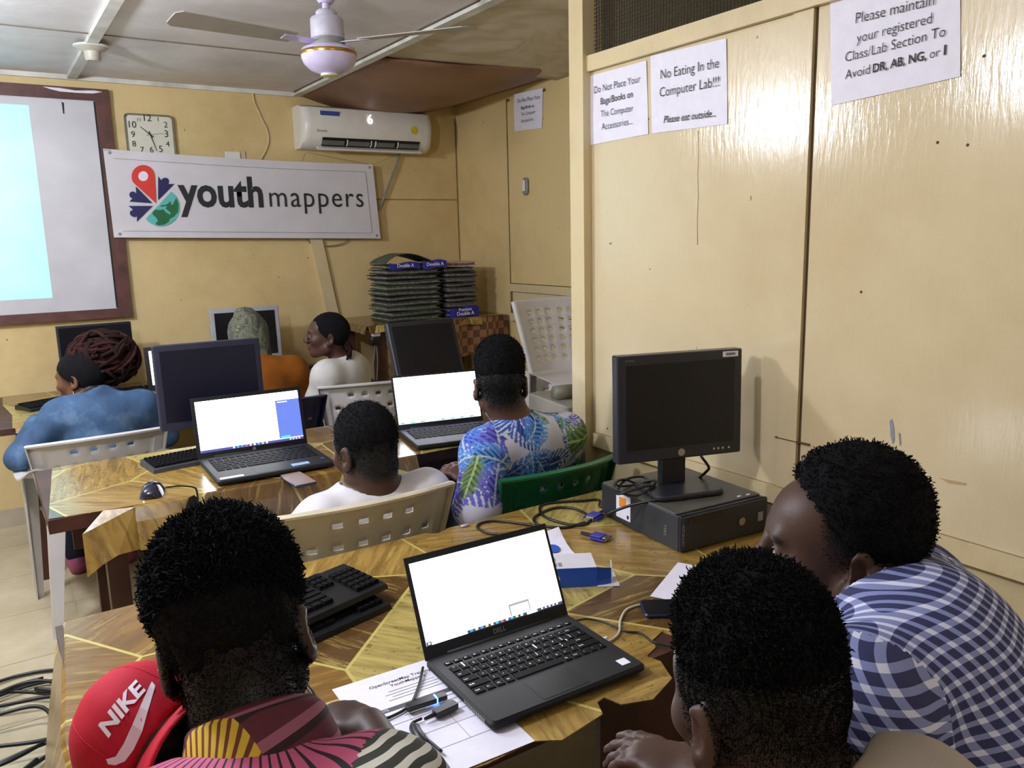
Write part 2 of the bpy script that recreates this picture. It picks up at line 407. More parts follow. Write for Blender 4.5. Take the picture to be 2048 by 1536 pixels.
# ---- whiteboard in a maroon frame
wbd = thing('whiteboard', 'large whiteboard in a maroon frame with projected pale blue picture', 'whiteboard', (-1.0, YB, 1.144))
L_ = lambda x0, y0, z0, x1, y1, z1: ((x0+1.0, y0-YB, z0-1.144), (x1+1.0, y1-YB, z1-1.144))
def wpart(name, a, mat): return MB().box(*L_(*a)).build(name, mat, wbd)
M_BOARD = simple('dirty_white_board_enamel', S('cfcfd6'), 0.22, var=0.05, vs=4)
wpart('writing_surface', (-2.2, YB-0.028, 1.19, 0.668, YB-0.004, 2.352), M_BOARD)
wpart('frame_top', (-2.27, YB-0.045, 2.348, 0.733, YB-0.002, 2.412), M_MAROON)
wpart('frame_bottom', (-2.27, YB-0.045, 1.144, 0.733, YB-0.002, 1.196), M_MAROON)
wpart('frame_side', (0.660, YB-0.043, 1.196, 0.732, YB-0.002, 2.348), M_MAROON)
wpart('frame_side', (-2.27, YB-0.043, 1.196, -2.19, YB-0.002, 2.348), M_MAROON)
wpart('black_edge', (0.652, YB-0.036, 1.2, 0.660, YB-0.02, 2.345), M_BLACKP)
p = [ony(120+dx, 203+dy, YB-0.0295)+[1.0, -YB, -1.144] for dx, dy in ((3, 0), (8, 3), (9, 25), (6, 24), (4, 8))]
poly_obj('ink_smudge', p, M_INK, wbd)
pk = [ony(x, y, YB-0.046)+[1.0, -YB, -1.144] for x, y in ((85, 173), (120, 176), (150, 181), (188, 181), (205, 184), (186, 187), (160, 186), (120, 183), (100, 178))]
poly_obj('peeled_paint', pk, M_PAPER, wbd)

# ---- wall clock
cl = thing('wall_clock', 'square silver-rimmed wall clock partly hidden by the banner', 'clock', (0.94, YB, 2.05))
q = [ony(247, 224, YB-0.035), ony(346, 226, YB-0.035)]
cw = q[1][0]-q[0][0]; cx = (q[0][0]+q[1][0])/2; cz1 = q[0][2]; tilt = math.radians(-1.5)
Mc = tr(cx-0.94, -0.004, cz1-cw*0.55-2.05) @ rx(math.pi/2)
MB().rbox((-cw/2, -cw*0.56, 0), (cw/2, cw*0.54, 0.034), 0.025, 4, Mc).build('case', M_CHROME, cl, auto=40)
MB().rbox((-cw/2+0.012, -cw*0.56+0.012, 0.03), (cw/2-0.012, cw*0.54-0.012, 0.036), 0.018, 4, Mc).build('dial', simple('clock_dial', S('d5d5c6'), 0.4, var=0.02), cl)
for n, x, y in (('12', 757, 610), ('1', 810, 610), ('2', 850, 643), ('3', 853, 692), ('4', 860, 740), ('5', 825, 768), ('6', 778, 770), ('7', 730, 770), ('8', 688, 740), ('9', 683, 692), ('10', 680, 643), ('11', 712, 610)):
    c = ony(x/2.56, y/2.56+4, YB-0.0425); w = {'1': 0.0016, '11': 0.008}.get(n, 0.010*len(n))
    fit_text('numeral', n, c-[w, 0, 0], c+[w, 0, 0], Z3, M_GREYP if False else M_INK, cl, 0.0, inv=tr(-0.94, -YB, -2.05))
def hand(x0, y0, x1, y1, wd, name, yy):
    a = ony(x0/2.56, y0/2.56, YB-yy); b_ = ony(x1/2.56, y1/2.56, YB-yy); d = (b_-a)/np.linalg.norm(b_-a); nrm = np.array([-d[2], 0, d[0]])*wd
    a = a-d*0.02
    poly_obj(name, [tuple(v-np.array([0.94, YB, 2.05])) for v in (a-nrm, b_-nrm*0.5, b_+nrm*0.5, a+nrm)], M_INK, cl)
hand(770, 690, 718, 648, 0.0035, 'hour_hand', 0.044); hand(770, 690, 803, 772, 0.003, 'minute_hand', 0.045); hand(770, 690, 845, 682, 0.001, 'second_hand', 0.046)

# ---- banner
YN = YB-0.062
bn = thing('banner', 'white banner with youth mappers lettering and pin-and-globe logo', 'banner', (1.5, YN, 1.6))
OFF = np.array([1.5, YN, 1.6])
C00, C10, C11, C01 = [ony(*p, YN) for p in ((228, 475), (761, 477), (745, 329), (206, 297))]
def BAN(s, t, off=0.0):
    p = C00*(1-s)*(1-t)+C10*s*(1-t)+C11*s*t+C01*(1-s)*t
    p = p.copy(); p[1] += 0.0025*math.sin(9*s+1)*math.sin(2.5*t)+0.0012*math.sin(23*s)*t-off
    p[2] -= 0.012*math.sin(math.pi*s)*t
    return p-OFF
n = 40; P = [[BAN(i/n, j/10) for j in range(11)] for i in range(n+1)]; Q = [[BAN(i/n, j/10, -0.0015) for j in range(11)] for i in range(n+1)]
MB().slab(P, Q).build('cloth', simple('banner_vinyl', S('d5d3da'), 0.45, var=0.03, vs=6), bn, smooth=False)
bl = MB()
def bline(s0, t0, s1, t1, w=0.0016):
    m = 24; pts = [BAN(s0+(s1-s0)*k/m, t0+(t1-t0)*k/m, 0.0012) for k in range(m+1)]; bl.tube(pts, w, 4)
bline(0.03, 0.90, 0.965, 0.90); bline(0.03, 0.075, 0.965, 0.075); bline(0.965, 0.075, 0.965, 0.90)
bl.build('printed_border', M_GREYP, bn)
def pix(cx, cy, o=0.0): return ony(220+cx/3.657, 310+cy/3.657, YN-0.0048-o)-OFF
def circ(cx, cy, r, a0=0, a1=360, n=36): return [(cx+r*math.cos(math.radians(a0+(a1-a0)*k/n)), cy+r*math.sin(math.radians(a0+(a1-a0)*k/n))) for k in range(n+1)]
def plate(name, pts, mat, o=0.0): return poly_obj(name, [tuple(pix(x, y, o)) for x, y in reversed(pts)], mat, bn)
plate('logo_pin', circ(243, 158, 85, 150, 355)+[(338, 354)], M_RED)
plate('logo_pin_hole', circ(243, 155, 36)[:-1], M_PAPER, 0.0006)
plate('logo_figure', [(352, 155), (375, 185), (384, 172), (404, 165), (424, 172), (432, 190), (426, 212), (470, 212), (352, 330)], M_NAVY)
plate('logo_figure', [(188, 230), (310, 352), (142, 340), (165, 318), (150, 312), (140, 294), (146, 274), (166, 265), (185, 274), (192, 282)], M_NAVY)
plate('logo_figure', [(134, 372), (312, 372), (196, 488), (197, 448), (178, 454), (156, 446), (144, 428), (148, 410), (166, 402), (164, 396)], M_NAVY)
gl = circ(372, 383, 138, -57, 143, 40)
plate('logo_globe', gl, M_TEAL)
plate('logo_land', [(310, 420), (330, 400), (370, 402), (400, 395), (420, 372), (370, 380), (372, 368), (415, 362), (440, 340), (448, 350), (440, 362), (460, 362), (485, 312), (503, 360), (500, 415), (470, 450), (440, 465), (430, 490), (395, 510), (355, 515), (330, 505), (350, 480), (335, 455), (315, 440)], M_GREENP, 0.0006)
plate('logo_land', [(380, 385), (400, 385), (445, 425), (440, 436), (410, 420)], M_TEAL, 0.0012)
fit_text('lettering', 'youth', pix(507, 372), pix(1125, 376), Z3, M_INK, bn, bold=0.028, ys=1.18)
fit_text('lettering', 'mappers', pix(1170, 378), pix(1855, 380), Z3, M_INK, bn, bold=-0.004, ys=1.12, spacing=1.12)
for s, t in ((0.02, 0.96), (0.985, 0.96), (0.02, 0.04), (0.985, 0.04)):
    MB().lathe([(0.007, 0), (0.009, 0.001), (0.007, 0.002), (0.004, 0.002)], 14, tr(*BAN(s, t, 0.001)) @ rx(math.pi/2)).build('eyelet', M_GREYP, bn)
st = MB()
for a, b_ in (((745, 330), (614, 305)), ((745, 330), (796, 309)), ((207, 300), (222, 300)), ((605, 322), (611, 306))):
    st.tube([tuple(ony(*a, YN)-OFF), tuple(ony(*b_, YN-0.004)-OFF)], 0.0012, 4)
st.build('tie_string', M_SEAM, bn)

# ---- air conditioner
ac = thing('air_conditioner', 'white split air conditioner on the back wall showing digit 6', 'air conditioner', (2.24, YB, 2.13))
def acprof(x, s):   # depth, height around the section
    pr = [(0.0, 0.0), (0.10, 0.0), (0.165, 0.03), (0.19, 0.07), (0.205, 0.13), (0.20, 0.20), (0.175, 0.245), (0.12, 0.262), (0.0, 0.262)]
    return [(x, -d*s-0.001, 0.131+(z-0.131)*(0.93+0.07*s)) for d, z in pr]
secs = [(-0.45, 0.80), (-0.445, 0.9), (-0.43, 0.97), (-0.40, 1), (0.40, 1), (0.43, 0.97), (0.445, 0.9), (0.45, 0.80)]
P = [acprof(x, s) for x, s in secs]; m = MB(); vs = [p for r in P for p in r]; k = len(P[0])
fs = [(i*k+j, (i+1)*k+j, (i+1)*k+j+1, i*k+j+1) for i in range(len(P)-1) for j in range(k-1)]+[tuple(range(k)), tuple(reversed(range((len(P)-1)*k, len(P)*k)))]
m.add(vs, fs).build('casing', M_WHITE, ac, fix=True, auto=35)
Ma = tr(0, -0.172, 0.040) @ rx(math.radians(32))
MB().box((-0.33, -0.006, -0.028), (0.35, 0.006, 0.030), Ma).build('outlet', M_BLACKP, ac)
for i, x in enumerate((-0.33, -0.155, 0.02, 0.20)):
    MB().box((x, -0.012, -0.016), (x+0.145, -0.007, 0.014), Ma).build('louver', simple('grey_louver', S('6c6d6c'), 0.5), ac)
for x in (-0.165, 0.0, 0.03, 0.19): MB().tube([tuple(Ma @ Vector((x, -0.008, -0.020))), tuple(Ma @ Vector((x, -0.016, 0.0))), tuple(Ma @ Vector((x, -0.008, 0.022)))], 0.004, 6).build('louver_clip', M_WHITE, ac)
MB().box((-0.36, -0.022, -0.046), (0.37, 0.004, -0.034), Ma).build('lower_flap', M_WHITE, ac)
def acpt(x, y, Y): return ony(x, y, Y)-np.array([2.24, YB, 2.13])
YS = YB-0.2045
fit_text('display_digit', '6', acpt(736, 247, YS-0.004), acpt(746, 247.5, YS-0.004), Z3, emis('display_glow', (1.0, 0.92, 1.0), 2.5), ac)
MB().box((-0.34, -0.202, 0.195), (-0.215, -0.1985, 0.222)).build('blue_sticker', simple('blue_sticker', S('3b4f9e'), 0.4), ac)
MB().lathe([(0.026, 0), (0.026, 0.001)], 22, tr(0.305, -0.207, 0.135) @ rx(math.pi/2)).build('yellow_sticker', simple('yellow_sticker', S('d8c22e'), 0.4), ac)
fit_text('maker_badge', 'Asonic', acpt(633, 263, YS-0.002), acpt(654, 264, YS-0.002), Z3, M_GREYP, ac)
pipe = [ony(x, y, YB-0.03) for x, y in ((800, 303), (795, 322), (780, 362), (768, 395), (757, 420))]
tag(MB().tube(bez(pipe, 6), 0.008, 8).build('drain_pipe', M_GREYP, smooth=True), 'grey pipe running down the wall below the air conditioner', 'pipe')
loop = [ony(x, y, YB-0.02) for x, y in ((612, 478), (625, 488), (655, 492), (685, 487), (698, 478))]
tag(MB().tube(bez(loop, 6), 0.004, 6).build('wall_wire', M_GREYP, smooth=True), 'grey wire sagging below the banner at the leaning batten', 'wire')
wire = [ony(x, y, YB-0.012) for x, y in ((505, 186), (509, 205), (522, 235), (533, 258), (537, 280), (532, 300), (522, 318))]
tag(MB().tube(bez(wire, 6), 0.0042, 8).build('wall_cable', simple('cream_cable', S('d8caa4'), 0.5), smooth=True), 'cream cable hanging down the wall from ceiling to banner', 'cable')
so = thing('wall_socket', 'small white wall socket peeping over the banner top edge', 'socket', tuple(ony(465, 318, YB-0.001)))
MB().rbox((-0.08, -0.05, 0), (0.08, 0.05, 0.008), 0.008, 3, rx(math.pi/2)).build('plate', M_TRIM, so)
MB().rbox((-0.045, -0.03, 0.008), (0.045, 0.042, 0.018), 0.006, 3, rx(math.pi/2)).build('switch', M_WHITE, so)

# ---- ceiling fan
fan = thing('ceiling_fan', 'lilac white ceiling fan with gold band hanging from the ceiling', 'fan', (1.18, 2.98, ZC))
M_FAN = simple('lilac_white_enamel', S('c9c0e2'), 0.22, var=0.04); M_GOLD = simple('gold_band', S('c29a4a'), 0.25, 0.9, var=0.05)
k = 0.0026/5.12*0.80; zb = 2.153-ZC
prof = [(0, 0), (80, 4), (85, 20), (170, 50), (225, 100), (245, 145), (250, 172)]
MB().lathe([(max(r, 1)*k, zb+z*k) for r, z in prof], 40).build('lower_motor_cover', M_FAN, fan, auto=50)
MB().lathe([(250*k, zb+172*k), (252*k, zb+180*k), (252*k, zb+200*k), (249*k, zb+206*k)], 40).build('gold_band', M_GOLD, fan, auto=50)
MB().lathe([(249*k, zb+206*k), (235*k, zb+232*k), (165*k, zb+258*k), (155*k, zb+262*k)], 40).build('upper_motor_cover', M_FAN, fan, auto=50)
MB().lathe([(150*k, zb+262*k), (150*k, zb+320*k)], 32).build('motor_vents', M_GREYP, fan)
MB().lathe([(150*k, zb+320*k), (148*k, zb+480*k), (138*k, zb+498*k), (95*k, zb+502*k), (95*k, zb+545*k), (80*k, zb+562*k), (40*k, zb+566*k)], 32).build('rod_cup', simple('dusty_lilac_enamel', S('c0bcc9'), 0.45, var=0.12, vs=18), fan, auto=50)
MB().lathe([(34*k, zb+566*k), (34*k, zb+735*k), (60*k, zb+760*k), (60*k, -0.06)], 20).build('down_rod', M_FAN, fan, auto=50)
MB().lathe([(60*k, -0.075), (85*k, -0.06), (92*k, -0.03), (92*k, -0.002)], 28).build('ceiling_cup', M_FAN, fan, auto=50)
MB().lathe([(66*k, zb-6*k), (84*k, zb-2*k), (84*k, zb+8*k), (60*k, zb+14*k)], 24).build('bottom_cap', simple('pale_yellow_cap', S('d9d6a0'), 0.4), fan, auto=50)
M_BLADE = simple('off_white_blade', S('a8a49c'), 0.5, var=0.05)
for a in (69, 189, 309):
    Mb = rz(math.radians(a)) @ tr(0, 0, zb+285*k) @ rx(math.radians(9))
    bd = MB(); bd.add([tuple(Mb @ Vector(p)) for p in ((0.14, -0.045, 0), (0.55, -0.062, 0), (0.57, -0.04, 0), (0.57, 0.04, 0), (0.55, 0.062, 0), (0.14, 0.045, 0), (0.14, -0.045, 0.003), (0.55, -0.062, 0.003), (0.57, -0.04, 0.003), (0.57, 0.04, 0.003), (0.55, 0.062, 0.003), (0.14, 0.045, 0.003))],
           [(5, 4, 3, 2, 1, 0), (6, 7, 8, 9, 10, 11)]+[(i, (i+1) % 6, 6+(i+1) % 6, 6+i) for i in range(6)])
    ob = bd.build('blade', M_BLADE, fan)
    MB().box((0.06, -0.02, -0.003), (0.18, 0.02, 0.0), Mb).build('blade_bracket', M_FAN, ob)

# ---- empty lamp holder on the ceiling
hd = thing('lamp_holder', 'empty white lamp holder fixed to the ceiling batten', 'lamp holder', (0.565, 4.33, ZC-0.022))
MB().lathe([(0.028, -0.062), (0.034, -0.05), (0.036, -0.022), (0.06, -0.012), (0.075, 0.0)], 28).build('socket_cup', simple('grey_white_bakelite', S('b8b3a6'), 0.45, var=0.1), hd, auto=50)
MB().lathe([(0.072, -0.004), (0.078, 0.0), (0.078, 0.004)], 28).build('rose_plate', M_BATT, hd)

# ---- marks on the glossy partition boards
def mark(name, pts, mat): poly_obj(name, [tuple(onx(x, y, XP-0.0012)) for x, y in pts], mat, wp)
M_SMUDGE = simple('blue_grey_smudge', S('8f9aa6'), 0.6, var=0.1); M_SMEAR = simple('tan_smear', S('b59a70'), 0.6, var=0.1)
mark('paint_smudge', [(1779, 842), (1784, 838), (1788, 856), (1789, 880), (1785, 889), (1781, 872)], M_SMUDGE); mark('paint_smudge', [(1797, 866), (1800, 866), (1802, 890), (1799, 891)], M_SMUDGE)
mark('tan_smear', [(1876, 955), (1900, 960), (1932, 966), (1930, 970), (1898, 966)], M_SMEAR)
MB().tube([tuple(onx(x, y, XP-0.001)) for x, y in ((1396, 262), (1397, 300), (1395, 345), (1396, 392), (1394, 440), (1395, 490))], 0.0011, 5).build('paint_drip', M_PART, wp, smooth=True)
for x, y in ((1215, 857), (1875, 285), (1722, 584), (1935, 290), (1968, 112)): MB().lathe([(0.0035, 0), (0.0028, 0.001)], 8, tr(*onx(x, y, XP-0.0005)) @ ry(-math.pi/2)).build('nail_hole', M_SEAM, wp)
# ---- notices
def notice(name, label, pts, lines, plane, val):
    fn = onx; tl, tr_, br, bl_ = [fn(*p, val-0.002) for p in pts]
    z1 = (tl[2]+tr_[2])/2; z0 = (bl_[2]+br[2])/2; y0 = (tl[1]+bl_[1])/2; y1 = (tr_[1]+br[1])/2
    base = np.array([val, (y0+y1)/2, z0])
    nt = thing(name, label, 'notice', tuple(base))
    m = MB(); P = []; n = 6
    for i in range(n+1):
        row = []
        for j in range(n+1):
            u, v = i/n, j/n; p = tl*(1-u)*(v)+tr_*u*v+bl_*(1-u)*(1-v)+br*u*(1-v); p = p.copy(); p[0] -= 0.0015*math.sin(5*u+3*v)**2
            row.append(tuple(p-base))
        P.append(row)
    Q = [[(p[0]+0.0008, p[1], p[2]) for p in r] for r in P]
    m.slab(Q, P).build('sheet', M_PAPER, nt, fix=True)
    for body, xa, ya, xb, yb, bold, shear in lines:
        fit_text('lettering', body, fn(xa, ya, val-0.006)-base, fn(xb, yb, val-0.006)-base, Z3, M_INK, nt, bold-0.009, shear, 1.1)
XS = XP
notice('paper_notice', 'white paper notice about bags and books beside the partition post', ((1172, 154), (1293, 121), (1297, 268), (1176, 291)),
       [('Do Not Place Your', 1188, 187, 1280, 164, 0, 0), ('Bags/Books on', 1201, 209, 1265, 194, 0.012, 0), ('The Computer', 1201, 234, 1266, 222, 0, 0), ('Accessories...', 1203, 260, 1264, 248, 0, 0)], 'x', XS)
notice('paper_notice', 'white paper notice forbidding eating in the computer lab', ((1301, 112), (1453, 77), (1455, 248), (1304, 267)),
       [('No Eating In the', 1321, 158, 1437, 135, 0, 0), ('Computer Lab!!!', 1319, 194, 1438, 172, 0, 0), ('Please eat outside...', 1327, 246, 1431, 233, 0.012, 0.25)], 'x', XS)
notice('paper_notice', 'large white paper notice about registered class or lab section', ((1660, -28), (1920, -95), (1921, 153), (1663, 211)),
       [('Please maintain', 1711, 47, 1868, 10, 0, 0), ('your registered', 1713, 86, 1863, 46, 0, 0), ('Class/Lab Section To', 1690, 124, 1890, 72, 0, 0)], 'x', XS)
nt3 = [o for o in bpy.data.objects if o.name == 'paper_notice.002'][0]
b3 = np.array(nt3.location); f3 = lambda x, y: onx(x, y, XS-0.006)-b3
fit_text('lettering', 'Avoid', f3(1690, 159), f3(1739, 147), Z3, M_INK, nt3, -0.009, 0, 1.1)
fit_text('lettering', 'DR, AB, NG,', f3(1745, 145), f3(1852, 119), Z3, M_INK, nt3, 0.018, 0, 1.1)
fit_text('lettering', 'or', f3(1859, 117), f3(1879, 112), Z3, M_INK, nt3, -0.009, 0, 1.1)
fit_text('lettering', 'I', f3(1887, 110), f3(1891, 109), Z3, M_INK, nt3, 0.018, 0, 0.9)
notice('paper_notice', 'small far paper notice on the wall right of the air conditioner', ((1028, 189), (1086, 176), (1084, 256), (1029, 263)),
       [('Do Not Place Your', 1035, 206, 1080, 197, 0, 0), ('Bags/Books on', 1042, 219, 1068, 214, 0.012, 0), ('The Computer', 1042, 232, 1071, 226, 0, 0), ('Accessories...', 1042, 246, 1069, 240, 0, 0)], 'x', XR-0.024)
lt = thing('wall_switch', 'small white oval switch on the far right wall', 'switch', tuple(onx(1053, 373, XR-0.023)))
MB().rbox((-0.03, -0.055, 0), (0.03, 0.055, 0.018), 0.028, 6, ry(-math.pi/2) @ rz(math.pi/2)).build('body', M_GREYP, lt, auto=50)
MB().rbox((-0.014, -0.04, 0.018), (0.014, 0.03, 0.026), 0.008, 4, ry(-math.pi/2) @ rz(math.pi/2)).build('rocker', M_WHITE, lt, auto=50)
# ------------------------------------------------------------------ tables under torn gold-brown vinyl
def vinyl(name, rot=0.0, off=0.0):
    t = NT(name); co = t.coord(rot=(0, 0, rot)); mp = t.n('ShaderNodeMapping'); mp.inputs['Location'].default_value = (off, off*0.7, 0.37); t.l(co, mp.inputs[0]); co = mp.outputs[0]
    v = t.n('ShaderNodeTexVoronoi', voronoi_dimensions='2D', feature='F1', i_Scale=3.1, i_Randomness=1.0); t.l(co, v.inputs['Vector'])
    e = t.n('ShaderNodeTexVoronoi', voronoi_dimensions='2D', feature='DISTANCE_TO_EDGE', i_Scale=3.1, i_Randomness=1.0); t.l(co, e.inputs['Vector'])
    sep = t.n('ShaderNodeSeparateColor'); t.l(v.outputs['Color'], sep.inputs[0])
    tone = t.ramp(sep.outputs[0], [(0.0, S('5c4223')), (0.26, S('82602a')), (0.48, S('9f8040')), (0.66, S('6b5029')), (0.82, S('b5a45e'))], 'CONSTANT')
    # wood-like streaks, direction changes from piece to piece
    ang = t.val('MULTIPLY', sep.outputs[1], 6.28)
    vr = t.n('ShaderNodeVectorRotate', rotation_type='Z_AXIS'); t.l(co, vr.inputs['Vector']); t.l(ang, vr.inputs['Angle'])
    ms = t.n('ShaderNodeMapping'); ms.inputs['Scale'].default_value = (3, 26, 3); t.l(vr.outputs[0], ms.inputs[0])
    st = t.noise(ms.outputs[0], 1.6, 5, 0.7, 0.6)
    c = t.mix(t.val('MULTIPLY', t.ramp(st, [(0.42, (0, 0, 0)), (0.62, (1, 1, 1))]), 0.55), tone, S('4e3314'))
    st2 = t.noise(ms.outputs[0], 2.3, 4, 0.6, 0.3)
    c = t.mix(t.val('MULTIPLY', t.ramp(st2, [(0.55, (0, 0, 0)), (0.72, (1, 1, 1))]), 0.45), c, S('d0ba66'))
    fl = t.noise(co, 42, 3, 0.7); c = t.mix(t.val('MULTIPLY', t.val('GREATER_THAN', fl, 0.63), t.val('MULTIPLY', t.val('GREATER_THAN', sep.outputs[2], 0.70), 0.6)), c, S('5a4416'))
    line = t.val('LESS_THAN', e.outputs['Distance'], 0.011)
    c = t.mix(t.val('MULTIPLY', line, 0.85), c, S('c4b668'))
    t.base(c); t.setp(Roughness=0.26); t.b.inputs['Coat Weight'].default_value = 0.35; t.b.inputs['Coat Roughness'].default_value = 0.15
    t.bump(t.noise(co, 7, 3, 0.6), 0.22, 0.02); return t.m
M_VIN1 = vinyl('gold_brown_vinyl_back', 0.4, 3.0); M_VIN2 = vinyl('gold_brown_vinyl_middle', 1.0, 1.3); M_VIN3 = vinyl('gold_brown_vinyl_front', 0.15, 0.45); M_VIN0 = vinyl('gold_brown_vinyl_cabinet', 0.9, 5.2)
M_WOODM = simple('maroon_brown_wood', S('4c2b21'), 0.5, var=0.25, vs=9, bump=0.2)
T1, T2, T3 = 0.76, 0.78, 0.745

def cover(poly, z, drops, th=0.0022):
    """flat vinyl on the table (poly, counter-clockwise) with hanging strips: (edge start, edge end, list of drops)"""
    m = MB(); n = len(poly)
    m.prism([p for p in poly], z, z+th)
    for (x0, y0), (x1, y1), ds, out in drops:
        k = len(ds); P = []; ox, oy = out
        for i, d in enumerate(ds):
            u = i/(k-1); x = x0+(x1-x0)*u; y = y0+(y1-y0)*u
            P.append([(x+ox*a+ox*0.25*d*b, y+oy*a+oy*0.25*d*b, z+th-0.0005-d*b) for a, b in ((0, 0), (0.006, 0.04), (0.010, 0.35), (0.012, 0.7), (0.013, 1.0))])
        Q = [[(p[0]-ox*0.0018, p[1]-oy*0.0018, p[2]-0.0006) for p in r] for r in P]
        m.slab(P, Q)
    return m
def jag(x0, x1, y, n, amp, seed):
    r = random.Random(seed); return [(x0+(x1-x0)*i/n+(r.uniform(-.3, .3)*(x1-x0)/n if 0 < i < n else 0), y+r.uniform(-amp, amp)) for i in range(n+1)]
def wtable(name, label, x0, x1, y0, y1, z, mv, poly, drops, legs, th=0.03):
    t = thing(name, label, 'table', ((x0+x1)/2, (y0+y1)/2, 0)); cx, cy = (x0+x1)/2, (y0+y1)/2
    sh = lambda pts: [(px-cx, py-cy) for px, py in pts]
    MB().box((x0-cx, y0-cy, z-th), (x1-cx, y1-cy, z-0.0005)).build('tabletop', M_WOODM, t)
    for nm, a, b in (('apron', (x0+0.06, y0+0.05), (x1-0.06, y0+0.075)), ('apron', (x0+0.06, y1-0.075), (x1-0.06, y1-0.05))):
        MB().box((a[0]-cx, a[1]-cy, z-0.12), (b[0]-cx, b[1]-cy, z-th)).build(nm, M_WOODM, t)
    for lx, ly in legs: MB().box((lx-0.03-cx, ly-0.03-cy, 0), (lx+0.03-cx, ly+0.03-cy, z-th)).build('leg', M_WOODM, t)
    ds = [((a[0]-cx, a[1]-cy), (b[0]-cx, b[1]-cy), d, o) for a, b, d, o in drops]
    cover(sh(poly), z, ds).build('vinyl_cover', mv, t, fix=True)
    return t
# front table
jg = [(0.03, 1.42)]+[(0.035, 1.2), (0.05, 0.985)]+jag(0.10, 0.66, 0.965, 8, 0.012, 1)+[(0.70, 0.945), (0.80, 0.962), (0.815, 0.995), (0.835, 1.0), (0.845, 0.965), (0.90, 0.945), (0.975, 0.975), (1.0, 1.03), (0.992, 1.06), (1.03, 1.075), (1.045, 1.10), (1.085, 1.115)]+[(1.10, 1.05), (1.2, 1.0), (1.5, 0.99), (1.79, 0.985)]
poly3 = jg+[(1.79, 1.905)]+[(x, 1.905+dy) for x, dy in ((1.3, .004), (1.02, 0.0), (0.98, -0.02), (0.95, 0.003), (0.5, .004))]+[(0.072, 1.908)]
r = random.Random(3)
tab3 = wtable('long_table', 'long vinyl-covered table nearest the camera with black laptop and desktop computer', 0.05, 1.79, 1.05, 1.90, T3, M_VIN3, poly3,
       [((0.072, 1.908), (0.03, 1.42), [0.05, 0.10, 0.14, 0.15, 0.16, 0.16, 0.17, 0.18], (-1, -0.08)), ((0.03, 1.42), (0.05, 0.985), [0.18, 0.17, 0.19, 0.16], (-1, 0)),
        ((0.95, 1.908), (0.072, 1.908), [0.03, 0.05, 0.03, 0.06, 0.02, 0.04], (0, 1))],
       [(0.14, 1.14), (1.70, 1.14), (0.14, 1.83), (1.70, 1.83)])
MB().box((0.05, -0.30, 0.22), (0.80, -0.285, T3-0.03)).build('shade_panel', M_WOODM, tab3)  # added panel, stands in for the dark shade under the table
# middle table
F = lambda x, y: tuple(ony(x, y, 2.56)[[0, 2]])
poly2 = [(0.088, 2.585), (0.22, 2.572)]+[(0.36, 2.56), (0.7, 2.558), (1.25, 2.55), (1.78, 2.56)]+[(1.78, 3.20), (0.6, 3.205), (0.14, 3.20), (0.115, 2.9)]
dr = [0.0]+[0.13, 0.13, 0.126, 0.127, 0.14, 0.15, 0.16, 0.17, 0.17]
tab2 = wtable('long_table', 'long vinyl-covered middle table with torn cloth hanging over its front edge', 0.085, 1.78, 2.575, 3.20, T2, M_VIN2, poly2,
       [((0.31, 2.560), (1.25, 2.552), [0.127, 0.125, 0.13, 0.14, 0.15, 0.17, 0.18, 0.17, 0.15, 0.16], (0, -1))],
       [(0.26, 2.70), (1.70, 2.70), (0.26, 3.1), (1.70, 3.1)], th=0.042)
o2 = np.array(tab2.location)
flap = [(0.228, 2.570, T2+0.002), (0.165, 2.545, 0.73), (0.163, 2.52, 0.606), (0.205, 2.515, 0.636), (0.25, 2.52, 0.654), (0.312, 2.53, 0.655), (0.312, 2.552, T2+0.001)]
fm = MB(); k = len(flap); fm.add([tuple(np.array(p)-o2) for p in flap]+[tuple(np.array(p)-o2+[0, 0.002, -0.001]) for p in flap], [tuple(range(k)), tuple(range(2*k-1, k-1, -1))]+[(i, (i+1) % k, k+(i+1) % k, k+i) for i in range(k)])
fm.build('torn_flap', M_VIN2, tab2, fix=True)
MB().tube([tuple(np.array([0.30, 2.72, 0.15])-o2), tuple(np.array([0.80, 3.0, 0.70])-o2)], 0.026, 4).build('brace', M_WOODM, tab2)
# slit in the hanging cloth with the wire that comes out of it
hp = [ony(x, y, 2.52) for x, y in ((378, 995), (388, 990), (397, 997), (399, 1010), (390, 1020), (388, 1052), (378, 1050), (376, 1035), (369, 1028), (372, 1012))]
poly_obj('slit', [tuple(p-o2) for p in hp], M_BLACKP, tab2)
tag(MB().tube(bez([ony(x, y, 2.505) for x, y in ((330, 975), (360, 972), (388, 975), (394, 985), (396, 1010), (394, 1045))], 6), 0.0028, 6).build('mouse_cable', M_BLACKP, smooth=True), 'thin black mouse cable slipping over the middle table edge', 'cable')
# back table
poly1 = [(0.05, 4.15), (0.5, 4.14), (1.3, 4.15), (1.83, 4.14), (1.83, 5.1), (0.035, 5.1), (0.03, 4.8), (0.06, 4.5)]
tab1 = wtable('long_table', 'long vinyl-covered table along the back wall under the whiteboard', 0.0, 1.84, 4.16, 5.1, T1, M_VIN1, poly1,
       [((0.06, 4.148), (1.83, 4.142), [0.02, 0.05, 0.06, 0.05, 0.08, 0.06, 0.07], (0, -1))], [(0.10, 4.25), (1.74, 4.25), (0.10, 5.0), (1.74, 5.0)])

